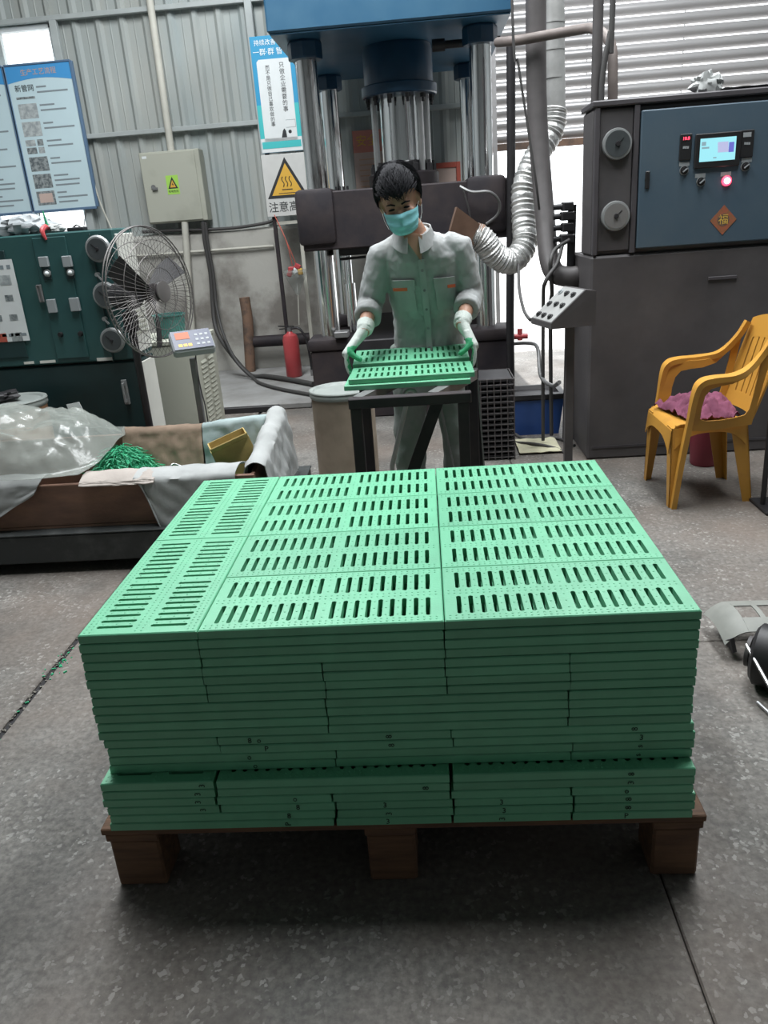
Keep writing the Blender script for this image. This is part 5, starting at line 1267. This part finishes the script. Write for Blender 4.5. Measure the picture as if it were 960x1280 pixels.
textmesh('有电危险', .026, 'ink', plane_xf((p.x, EBY - .002, p.z - .062), (1, 0, 0), (0, 0, 1)), 'lettering', ed, off=o)
p = at(178, 194, EBY); MB(o).boxb(p.x - .01, p.x + .035, EBY - .0015, EBY - .0003, p.z - .035, p.z - .012).build('label_tag', 'white_paper', ed)
cdx0 = at(187, 2, WY - .13); cdx1 = at(214, 190, WY - .13)
pipe('conduit', 'pale square conduit running down the sheet wall into the electrical box', 'conduit', [(cdx0.x - .02, WY - .12, CEIL - .002), (cdx0.x, WY - .12, cdx0.z), (cdx1.x, WY - .12, b0.z + .001)], .036, 'conduit', n=8, smooth=False)
cda = at(231, 277, WY - .18); cdb = at(241, 410, WY - .18)
pipe('conduit', 'pale conduit dropping below the electrical box to the floor', 'conduit', [(cda.x, WY - .185, b1.z - .001), (cdb.x, WY - .215, cdb.z), (cdb.x, WY - .215, 0)], .036, 'conduit', n=8, smooth=False)
h0, h1 = at(150, 322, WY - .16), at(342, 307, WY - .16)
pipe('water_pipe', 'thin horizontal pipe fixed along the stained plaster wall', 'pipe', [(h0.x, WY - .155, (h0.z + h1.z) / 2), (h1.x, WY - .155, (h0.z + h1.z) / 2)], .014, 'conduit', n=8, smooth=False)
pipe('power_cable', 'black cable running along the top of the plaster wall', 'cable', [at(178, 290, WY - .13), at(215, 288, WY - .135), at(260, 287, WY - .135), at(300, 284, WY - .135), at(338, 277, WY - .135), at(345, 268, WY - .10)], .016, 'cable', n=8)
cbp = [at(254, 277, WY - .2), at(256, 300, WY - .2), at(263, 340, WY - .2), at(266, 380, WY - .22), at(270, 410, WY - .3), at(284, 436, WY - .45), fl(312, 468, .085), fl(332, 470, .085), fl(360, 474, .085), fl(392, 480, .085)]
pipe('cable_bundle', 'thick black cable bundle curving from the electrical box to the press', 'cable', cbp, .023, 'cable', n=10, k=8)
cbq = [at(257, 278, WY - .24), at(260, 305, WY - .24), at(267, 345, WY - .25), at(271, 385, WY - .3), at(280, 420, WY - .45), at(296, 452, WY - .7), fl(316, 472, .08), fl(326, 479, .076), fl(350, 486, .076), fl(388, 493, .076)]
pipe('cable_bundle', 'second thinner black cable looping along the floor to the press', 'cable', cbq, .016, 'cable', n=8, k=8)
pipe('pull_rope', 'pale rope hanging beside the notice board on the wall', 'rope', [at(109, 185, WY - .10), at(116, 222, WY - .11), at(126, 255, WY - .13), at(140, 287, WY - .17)], .008, 'conduit', n=6)
sp0, sp1 = at(305, 372, WY - .32), at(312, 462, WY - .32)
pipe('rusty_post', 'short rusty steel post standing against the plaster wall', 'post', [(sp0.x, WY - .30, sp0.z), (sp0.x + .005, WY - .30, .6), (sp1.x, WY - .30, 0.0)], [.055] * 3, 'pipe_rust', n=12, smooth=False)
r0, r1 = at(308, 408, WY - .28), at(352, 404, WY - .28)
pipe('wall_pipe', 'dark rusty pipe lying against the foot of the plaster wall', 'pipe', [(r0.x + .06, WY - .28, .36), (r1.x + .30, WY - .28, .36)], .06, 'iron_dark', n=12, smooth=False)
gr = struct(MB().boxb(-2.35, -1.02, 6.62, WY - .14, 0, .055, bev=.01).build('trim_8', 'plinth_concrete'))
MB().boxb(-2.35, -1.3, 6.56, 6.615, 0, .05, bev=.004).build('plinth_edge', 'iron_black', gr)

# notice board of two panels in front of the window
NY = WY - .13
nb_ = thing('notice_board', 'two-panel pale blue notice board with photographs hanging before the window', 'notice board', (-3.9, NY, 1.8)); o = nb_.location.copy()
nx1 = at(104, 168, NY).x; nz0, nz1 = at(60, 263, NY).z, at(40, 80, NY).z; nw = .66
for k in range(2):
    x1 = nx1 - k * (nw + .02); x0 = x1 - nw
    pn_ = MB(o).boxb(x0, x1, NY, NY + .025, nz0, nz1, bev=.003).build('panel', 'board_pale', nb_)
    fr = MB(o)
    for q in ((x0 - .014, x0 + .006, nz0, nz1), (x1 - .006, x1 + .022, nz0, nz1), (x0, x1, nz0 - .02, nz0 + .006), (x0, x1, nz1 - .006, nz1 + .012)): fr.boxb(q[0], q[1], NY - .010, NY + .03, q[2], q[3], bev=.003)
    fr.build('frame', 'board_frame', nb_)
    hdp = [(x0 + .006, NY - .0006, nz1 - .006), (x1 - .006, NY - .0006, nz1 - .006)] + [(x1 - .006 - (x1 - x0 - .012) * i / 10, NY - .0006, nz1 - .155 + .035 * math.sin(PI * i / 10)) for i in range(11)]
    MB(o).prism(hdp, (0, -.0010, 0)).build('heading', 'board_blue', pn_, smooth=0)
    textmesh('生产工艺流程', .06, 'ink_orange', plane_xf(((x0 + x1) / 2, NY - .0024, nz1 - .07), (1, 0, 0), (0, 0, 1)), 'lettering', pn_, off=o)
    hh = (nz1 - nz0 - .20) / 7
    for i in range(7):
        zt2 = nz1 - .17 - i * hh; px0 = x0 + .06 + .012 * 0
        if k == 0:
            if i == 0:
                textmesh('新管网', .065, 'ink', plane_xf((px0 + .10, NY - .0016, zt2 - .035), (1, 0, 0), (0, 0, 1)), 'lettering', pn_, off=o)
                MB(o).boxb(px0, px0 + .19, NY - .0014, NY - .0004, zt2 - hh + .035, zt2 - hh + .055).build('photograph', 'photo_dark', pn_)
            elif i == 3:
                for dx, dz, mt in ((0, 0, 'photo_grey'), (.12, 0, 'photo_dark'), (0, -.07, 'photo_dark'), (.12, -.07, 'photo_grey')):
                    MB(o).boxb(px0 + dx, px0 + dx + (.10 if dx == 0 else .06), NY - .0014, NY - .0004, zt2 - .065 + dz, zt2 - .008 + dz).build('photograph', mt, pn_)
            else:
                MB(o).boxb(px0, px0 + .19, NY - .0014, NY - .0004, zt2 - hh + .022, zt2 - .006).build('photograph', ('photo_grey', 'photo_grey', 'photo_grey', 'photo_dark', 'photo_dark', 'photo_dark', 'photo_dark')[i], pn_)
                if i == 6: MB(o).boxb(px0 + .025, px0 + .165, NY - .0022, NY - .0015, zt2 - hh + .045, zt2 - .028).build('photograph', 'pink_paper', pn_)
        tl = MB(o)
        for j in range(2 + (i > 4)):
            L_ = (.10, .26, .20)[j] + .05 * ((i * 3 + j) % 2)
            tl.boxb(px0 + .22, px0 + .22 + L_, NY - .0014, NY - .0004, zt2 - .035 - j * .045, zt2 - .020 - j * .045)
        tl.build('text_line', 'ink_grey', pn_)
for x in (nx1 - .12, nx1 - nw + .05): MB(o).tube([(x, NY + .01, nz0 - .01), (x - .07, NY + .01, nz0 - .22)], .005, n=5).build('stay_wire', 'wire_grey', nb_)
for x in (nx1 - .05, nx1 - nw * 2 + .1): MB(o).boxb(x - .015, x + .015, NY + .0255, WY - .031, nz1 - .2, nz1 - .17).build('bracket', 'board_frame', nb_)

# ================================================================== extinguisher and hanging bag
ex0 = Vector((at(366, 450, 7.85).x, 7.85, .0555)); fe = thing('fire_extinguisher', 'red fire extinguisher standing at the foot of the sign posts', 'extinguisher', ex0)
MB(ex0).lathe([(.072, 0), (.080, .012), (.080, .37), (.068, .41), (.030, .435), (.022, .45)], ex0, n=30).build('cylinder', 'ext_red', fe)
MB(ex0).lathe([(.024, .45), (.024, .485)], ex0, n=16).build('valve', 'steel_grey', fe)
hn = MB(ex0); hn.bar(ex0 + Vector((-.11, 0, .505)), ex0 + Vector((.05, 0, .495)), .018, .010); hn.bar(ex0 + Vector((-.10, 0, .475)), ex0 + Vector((.03, 0, .482)), .016, .010); hn.build('handle', 'iron_black', fe)
MB(ex0).tube(smooth_path([ex0 + Vector((.02, 0, .475)), ex0 + Vector((.10, -.01, .47)), ex0 + Vector((.16, -.02, .36)), ex0 + Vector((.18, -.02, .18)), ex0 + Vector((.185, -.02, .04))], 6), .012, n=8).build('hose', 'iron_black', fe)
MB(ex0).cyl(ex0 + Vector((.185, -.02, .0)), ex0 + Vector((.185, -.02, .06)), .016, n=10).build('nozzle', 'steel_grey', fe)
hb0 = at(369, 340, SY - .17); hbg = thing('hanging_bag', 'clear plastic bag of red packets hanging on the sign post', 'bag', hb0 + Vector((0, 0, -.20)))
bo = hbg.location.copy()
MB(bo).lathe([(.015, -.215), (.05, -.14), (.105, -.03), (.115, .0), (.108, .02)], hb0, n=18).build('bag', 'film', hbg)
for i, (dx, dz, mt) in enumerate(((-.03, .03, 'ext_red'), (.03, .05, 'ext_red'), (.0, .01, 'white_paper'), (.05, .0, 'warn_yellow'), (-.05, -.01, 'ext_red'))):
    MB(bo).box(hb0 + Vector((dx, -.02 + .02 * (i % 2), dz)), (.06, .05, .045), rot=Matrix.Rotation(.5 * i, 3, 'Y'), bev=.008).build('packet', mt, hbg)
for s in (-1, 1): MB(bo).tube(smooth_path([hb0 + Vector((s * .02, 0, .06)), hb0 + Vector((-.06, .02, .30)), Vector((-1.415, SY + .02, hb0.z + .55))], 4), .004, n=5).build('string', 'red_frame', hbg)
MB(bo).tube([hb0 + Vector((.005, 0, -.21)), hb0 + Vector((-.02, .02, -.50))], .006, n=6).build('cord', 'conduit', hbg)

# ================================================================== the worker
PB0 = Vector((-0.02, 3.93, 0))
wk = thing('person', 'worker in grey jacket, blue face mask and work gloves handling green grates', 'person', PB0); o = PB0
def ringe(c, rx, ry, n=20, tilt=0.0, sq=1.0):
    c = Vector(c); out = []
    for i in range(n):
        a = 2 * PI * i / n; ca, sa = math.cos(a), math.sin(a)
        x = rx * math.copysign(abs(ca) ** sq, ca); y = ry * math.copysign(abs(sa) ** sq, sa)
        out.append(c + Vector((x, y * math.cos(tilt), y * math.sin(tilt))))
    return out
# joints
pel = Vector((0.010, 3.955, .90)); wai = Vector((0.008, 3.94, 1.03)); che = Vector((-0.005, 3.865, 1.24)); uch = Vector((-0.010, 3.815, 1.345)); nkb = at(516, 289, 3.775); nkt = at(508, 276, 3.73)
shL, elL, wrL = Vector((-.182, 3.815, 1.325)), Vector((-.262, 3.835, 1.115)), at(456, 412, 3.64)      # image left
shR, elR, wrR = Vector((.157, 3.815, 1.335)), Vector((.218, 3.850, 1.125)), at(577, 404, 3.64)         # image right
hipL, knL, anL = Vector((-.085, 3.955, .86)), Vector((-.115, 3.935, .47)), Vector((-.125, 3.985, .075))
hipR, knR, anR = Vector((.105, 3.955, .86)), Vector((.125, 3.935, .47)), Vector((.140, 3.985, .075))
# head frame: turned a little to image left, bowed, tilted
HS = 1.06
HR = Matrix.Rotation(math.radians(-4), 3, 'Z') @ Matrix.Rotation(math.radians(-8), 3, 'Y') @ Matrix.Rotation(math.radians(22), 3, 'X')
HC = at(499, 249, 3.655)
def H(x, y, z): return HC + HR @ (Vector((x, y, z)) * HS)
def hell(mb, c, r, nu=20, nv=14): mb.ell(H(*c), [q * HS for q in r], rot=HR, nu=nu, nv=nv)
bd = MB(o)
bd.loft([ringe(pel + Vector((0, 0, -.10)), .150, .105), ringe(pel, .160, .112), ringe(wai, .138, .10), ringe(che, .158, .112, tilt=.25), ringe(uch, .150, .095, tilt=.35), ringe(nkb, .075, .065, tilt=.4)])
bd.tube([nkb - Vector((0, 0, .03)), nkb, nkt, H(0, .01, -.05)], [.066, .058, .053, .053], n=18)
for a, b, c in ((shL, elL, wrL), (shR, elR, wrR)):
    bd.tube([a, a.lerp(b, .5), b, b.lerp(c, .45), c, c + (c - b).normalized() * .03], [.050, .045, .037, .038, .026, .026], n=14)
    bd.ell(a, (.056, .055, .056))
for a, b, c in ((hipL, knL, anL), (hipR, knR, anR)):
    bd.tube([a, a.lerp(b, .5), b, b.lerp(c, .35), c], [.085, .074, .056, .052, .036], n=16)
    bd.ell(c + Vector((0, -.055, -.030)), (.038, .115, .032))
hell(bd, (0, .012, .030), (.076, .094, .088)); hell(bd, (0, -.018, -.030), (.063, .070, .074)); hell(bd, (0, -.038, -.072), (.043, .045, .032))
hell(bd, (0, -.074, .016), (.050, .016, .016)); hell(bd, (0, -.090, -.026), (.013, .020, .028)); hell(bd, (0, -.100, -.040), (.017, .014, .011))
for s in (-1, 1):
    hell(bd, (s * .040, -.066, -.030), (.022, .018, .018)); hell(bd, (s * .079, .008, -.018), (.010, .020, .033))
meld(bd, 'body', 'skin', wk, voxel=.0065, smooth=5)
# eyes and brows
for s in (-1, 1):
    e = MB(o); hell(e, (s * .031, -.0835, -.006), (.0135, .006, .0042), 12, 8); e.build('eye', 'hair', wk)
    b_ = MB(o); b_.tube([H(s * .013, -.0925, .012), H(s * .030, -.0905, .018), H(s * .048, -.078, .013)], [.0034, .0042, .0022], n=6); b_.build('eyebrow', 'hair', wk)
# hair
hb_ = MB(o)
def hair_pt(a, t, k):
    # a round the head (0 = front), t 0 at the crown to 1 at the hairline
    f = math.cos(a); low = .050 if f > .45 else (.050 - (.45 - f) / .75 * .080 if f > -.3 else -.030 - (-.3 - f) * .06)
    th0 = 0.0; zl = max(-.9, min(.98, (low - .030) / .092)); th1 = math.acos(zl); th = th0 + (th1 - th0) * t
    d = Vector((math.sin(a) * math.sin(th), -math.cos(a) * math.sin(th), math.cos(th)))
    r = Vector((.079 + k, .097 + k, .093 + k * 1.3)); return Vector((d.x * r.x, .012 + d.y * r.y, .030 + d.z * r.z)), d
rings_o, rings_i = [], []
for j in range(13):
    t = .02 + .98 * j / 12; ro, ri = [], []
    for i in range(48):
        a = 2 * PI * i / 48 ; a = math.atan2(math.sin(a), math.cos(a))
        k = .016 + .006 * nz((math.sin(a) * 3, math.cos(a) * 3, t * 3)) - .010 * max(0, t - .8) / .2
        q, d = hair_pt(a, t, k); ro.append(H(*q)); q2, d2 = hair_pt(a, t * .985, -.006); ri.append(H(*q2))
    rings_o.append(ro); rings_i.append(ri)
hb_.loft(rings_i[:1] + rings_o + rings_i[::-1])
hrn = random.Random(2)
for i in range(900):
    a = hrn.uniform(-PI, PI); t = hrn.uniform(.05, 1.0) ** .8; q, d = hair_pt(a, t, .012)
    g = (Vector((0, -1, -.15)) if abs(a) < 1.2 else Vector((math.sin(a) * .15, -.15, -1))) + Vector((hrn.uniform(-.35, .35), hrn.uniform(-.2, .2), hrn.uniform(-.2, .2)))
    g = (g - d * g.dot(d)).normalized(); l = hrn.uniform(.026, .048)
    hb_.tube([H(*(q - g * l * .4 - d * .004)), H(*(q + d * .006)), H(*(q + g * l * .55 + d * .004)), H(*(q + g * l + d * hrn.uniform(-.002, .006)))], [.0012, .0028 * HS, .0024 * HS, .0004], n=4, cap=False)
hb_.build('hair', 'hair', wk, smooth=70)
# face mask
mk_ = MB(o)
def mask(u, v):
    a = (u - .5) * 2 * 1.30; z = -.030 - .080 * v - .010 * math.cos(a) * (v - .3) + (.010 * math.cos(a) ** 2 if v < .3 else 0)
    bul = .016 * math.sin(PI * min(1, v * 1.05)) * max(0, math.cos(a)) + .003 * math.sin(v * 18) * math.cos(a)
    nose = .016 * math.exp(-(a / .22) ** 2) * math.exp(-((v - .18) / .28) ** 2)
    rx = .073 - .016 * v; ry = .092 - .012 * max(0, v - .75) / .25 - .022 * max(0, v - .8)
    return H(math.sin(a) * (rx + bul * .6), -.012 - math.cos(a) * (ry + bul + nose) + .02 * v * 0, z)
mk_.sheet(mask, 30, 20, .003)
mko = mk_.build('face_mask', 'mask_blue', wk, smooth=60)
for s in (-1, 1):
    st_ = MB(o)
    for zz, ze in ((-.034, -.004), (-.100, -.042)): st_.tube([H(s * .066, -.034, zz), H(s * .080, -.004, (zz + ze) / 2), H(s * .084, .020, ze)], .0012, n=5)
    st_.build('ear_loop', 'ink_white', mko)
# jacket
jk = MB(o)
jk.loft([ringe(pel + Vector((0, -.010, -.235)), .182, .130, 28, sq=.9), ringe(pel + Vector((0, -.008, -.10)), .180, .136, 28, sq=.9), ringe(pel, .174, .135, 28, sq=.9), ringe(wai, .166, .126, 28, sq=.9), ringe(che, .184, .136, 28, tilt=.25, sq=.88),
         ringe(uch, .182, .116, 28, tilt=.35, sq=.85), ringe(uch.lerp(nkb, .5), .150, .098, 28, tilt=.38), ringe(nkb + Vector((0, 0, -.018)), .098, .080, 28, tilt=.4), ringe(nkb + Vector((0, 0, .004)), .078, .072, 28, tilt=.4)])
for a, b, c, s in ((shL, elL, wrL, -1), (shR, elR, wrR, 1)):
    cu = b.lerp(c, .52); a2 = a + Vector((s * .012, 0, .004))
    jk.tube([a2 - Vector((s * .07, 0, -.022)), a2, a2.lerp(b, .35), a2.lerp(b, .75), b, b.lerp(cu, .5), cu], [.064, .069, .067, .063, .062, .060, .057], n=20)
    ax_ = (cu - b).normalized(); jk.tube([cu - ax_ * .045, cu - ax_ * .04, cu, cu + ax_ * .006], [.058, .064, .063, .056], n=20)
jk_o = meld(jk, 'jacket', 'shirt', wk, voxel=.0070, smooth=4, disp=(.014, .050))
# collar, placket, pockets
cl_ = MB(o)
def collar(s):
    def fn(u, v):
        a = s * (.30 + u * 2.75); rx, ry = .080 + .020 * v, .070 + .022 * v
        c = nkb + Vector((0, 0, .020 + .014 * math.cos(a - PI) - .052 * v - .030 * max(0, math.cos(a)) * (1 + .7 * v)))
        return c + Vector((math.sin(a) * rx, -math.cos(a) * ry - .010 * max(0, math.cos(a)), 0))
    return fn
for s in (-1, 1): cl_.sheet(collar(s), 22, 6, .005)
cl_.build('collar', 'shirt', jk_o, smooth=60)
vn = MB(o)                                               # skin at the open neck
def front(dx, z):
    "point on the jacket front at height z"
    ks = [(pel.z - .235, pel + Vector((0, -.01, 0)), .182, .130), (pel.z, pel, .174, .135), (wai.z, wai, .166, .126), (che.z, che, .184, .136), (uch.z, uch, .182, .116), (nkb.z + .01, nkb, .084, .074)]
    for (z0, c0, rx0, ry0), (z1, c1, rx1, ry1) in zip(ks, ks[1:]):
        if z0 <= z <= z1:
            f = (z - z0) / (z1 - z0); c = c0.lerp(c1, f); rx = rx0 + (rx1 - rx0) * f; ry = ry0 + (ry1 - ry0) * f
            k = max(0, 1 - abs(dx / rx) ** 2.3) ** (1 / 2.3); return Vector((c.x + dx, c.y - ry * k, z))
    return Vector((dx, 3.8, z))
def patch(x0, x1, z0, z1, lift, mt, name, par, th=.004, slope=0.0):
    mb = MB(o); mb.sheet(lambda u, v: front(x0 + (x1 - x0) * u, z0 + (z1 - z0) * v + slope * u) + Vector((0, -lift, 0)), 8, 6, th); return mb.build(name, mt, par, smooth=60)
patch(-.014, .014, .72, 1.31, .015, 'shirt', 'placket', jk_o, .004)
for s, x0, x1 in ((-1, -.140, -.045), (1, .050, .140)):
    pk = patch(x0, x1, 1.075, 1.205, .014, 'shirt', 'chest_pocket', jk_o, .006)
    patch(x0 - .004, x1 + .004, 1.175, 1.222, .021, 'shirt', 'pocket_flap', jk_o, .005)
    patch(x0 - .004 if s < 0 else x1 - .032, x0 + .062 if s < 0 else x1 + .004, 1.173, 1.187, .025, 'orange_trim', 'orange_band', jk_o, .003)
for z in (.80, .90, .99, 1.08, 1.17, 1.26):
    p = front(0, z); MB(o).lathe([(.006, 0), (.006, .003)], p + Vector((0, -.018, 0)), axis=(0, -1, 0), n=10).build('button', 'shirt_seam', jk_o)
vs_ = MB(o); vz = nkb.z
vs_.add([nkb + Vector((-.042, -.078, -.018)), nkb + Vector((.042, -.078, -.018)), front(0, 1.30) + Vector((0, -.019, 0)), nkb + Vector((0, -.072, -.004)), nkb + Vector((-.042, -.06, -.018)), nkb + Vector((.042, -.06, -.018)), front(0, 1.30) + Vector((0, .0, 0)), nkb + Vector((0, -.055, -.004))],
        [(0, 3, 1), (0, 1, 2), (4, 5, 7), (4, 6, 5), (0, 2, 6, 4), (2, 1, 5, 6), (1, 3, 7, 5), (3, 0, 4, 7)])
vs_.build('open_neck', 'skin', wk, smooth=60)
# trousers and shoes
ts = MB(o)
ts.loft([ringe(pel + Vector((0, 0, -.13)), .166, .120), ringe(pel + Vector((0, 0, .02)), .166, .120), ringe(wai + Vector((0, 0, -.04)), .150, .112)])
for a, b, c in ((hipL, knL, anL), (hipR, knR, anR)):
    ts.tube([a + Vector((0, 0, .03)), a.lerp(b, .5), b, b.lerp(c, .5), c + Vector((0, 0, .02)), c + Vector((0, 0, -.01))], [.098, .090, .080, .078, .080, .080], n=20)
meld(ts, 'trousers', 'trousers', wk, voxel=.010, smooth=5, disp=(.026, .09))
for c in (anL, anR):
    s_ = MB(o); s_.ell(c + Vector((0, -.06, -.035)), (.046, .130, .038)); s_.ell(c + Vector((0, .01, -.01)), (.042, .052, .050)); s_.boxb(c.x - .044, c.x + .044, c.y - .185, c.y + .062, 0.0, .022, bev=.008)
    meld(s_, 'shoe', 'shoe', wk, voxel=.007, smooth=3)
# gloves: palm, four curled fingers under the grate's end, thumb on top
def glove(el, wr, side, gx):
    """wr wrist, side -1 image left / +1 image right, gx the x of the grate end the hand closes on"""
    g_ = MB(o)
    kn = Vector((gx + side * .026, wr.y - .055, G3.z + .060))           # knuckle row centre
    d = (kn - wr).normalized()
    fore = Vector((0, 1, 0))                                          # row of fingers runs along the grate end
    row = (fore - d * fore.dot(d)).normalized(); pn = d.cross(row).normalized()
    if pn.x * side < 0: pn = -pn
    ring = lambda c, w, t: [c + row * w * ca + pn * t * sa for ca, sa in ((math.cos(2 * PI * i / 14), math.sin(2 * PI * i / 14)) for i in range(14))]
    fo = (wr - el).normalized(); g_.tube([wr - fo * .045, wr - fo * .02, wr + fo * .005], [.043, .040, .037], n=16)
    g_.loft([ring(wr - d * .012, .036, .034), ring(wr, .036, .032), ring(wr + d * .015, .036, .028), ring(wr.lerp(kn, .55), .043, .023), ring(kn, .044, .019), ring(kn + d * .012, .040, .014)])
    for i, (off_, ln) in enumerate(((-.033, .92), (-.011, 1.0), (.011, .95), (.032, .78))):
        b = kn + row * off_
        zb_ = G3.z - .020
        p1 = Vector((gx + side * .024, b.y, G3.z + .022)); p2 = Vector((gx + side * .012, b.y - .003, zb_ - .004)); p3 = Vector((gx - side * (.020 * ln), b.y - .004, zb_ - .002))
        g_.tube(smooth_path([b, p1, p2, p3], 4), [.0115 - .0003 * q for q in range(13)], n=10)
        g_.ell(p3, (.0090, .0090, .0085), nu=10, nv=8)
    tb0 = wr.lerp(kn, .45) - row * .030; tz_ = G3.z + GT + .014
    t1 = Vector((gx + side * .000, tb0.y - .030, tz_ + .042)); t2 = Vector((gx - side * .018, tb0.y - .040, tz_ + .014)); t3 = Vector((gx - side * .040, tb0.y - .038, tz_))
    g_.tube(smooth_path([tb0, t1, t2, t3], 4), [.016] * 4 + [.0135] * 4 + [.012] * 5, n=10); g_.ell(t3, (.011, .011, .010), nu=10, nv=8)
    zlim = wr.z - .062
    meld(g_, 'glove', ['glove_white', 'glove_green'], wk, voxel=.0042, smooth=3,
         assign=lambda c: 1 if (c.z + o.z < zlim - .02 * nz((c.x * 30, c.y * 30, c.z * 30)) and ((c.x + o.x - gx) * side < .016 + .010 * nz((c.x * 40, c.y * 40, c.z * 40)))) else 0)
glove(elL, wrL, -1, G3.x - GL / 2); glove(elR, wrR, 1, G3.x + GL / 2)
bpy.context.view_layer.update()
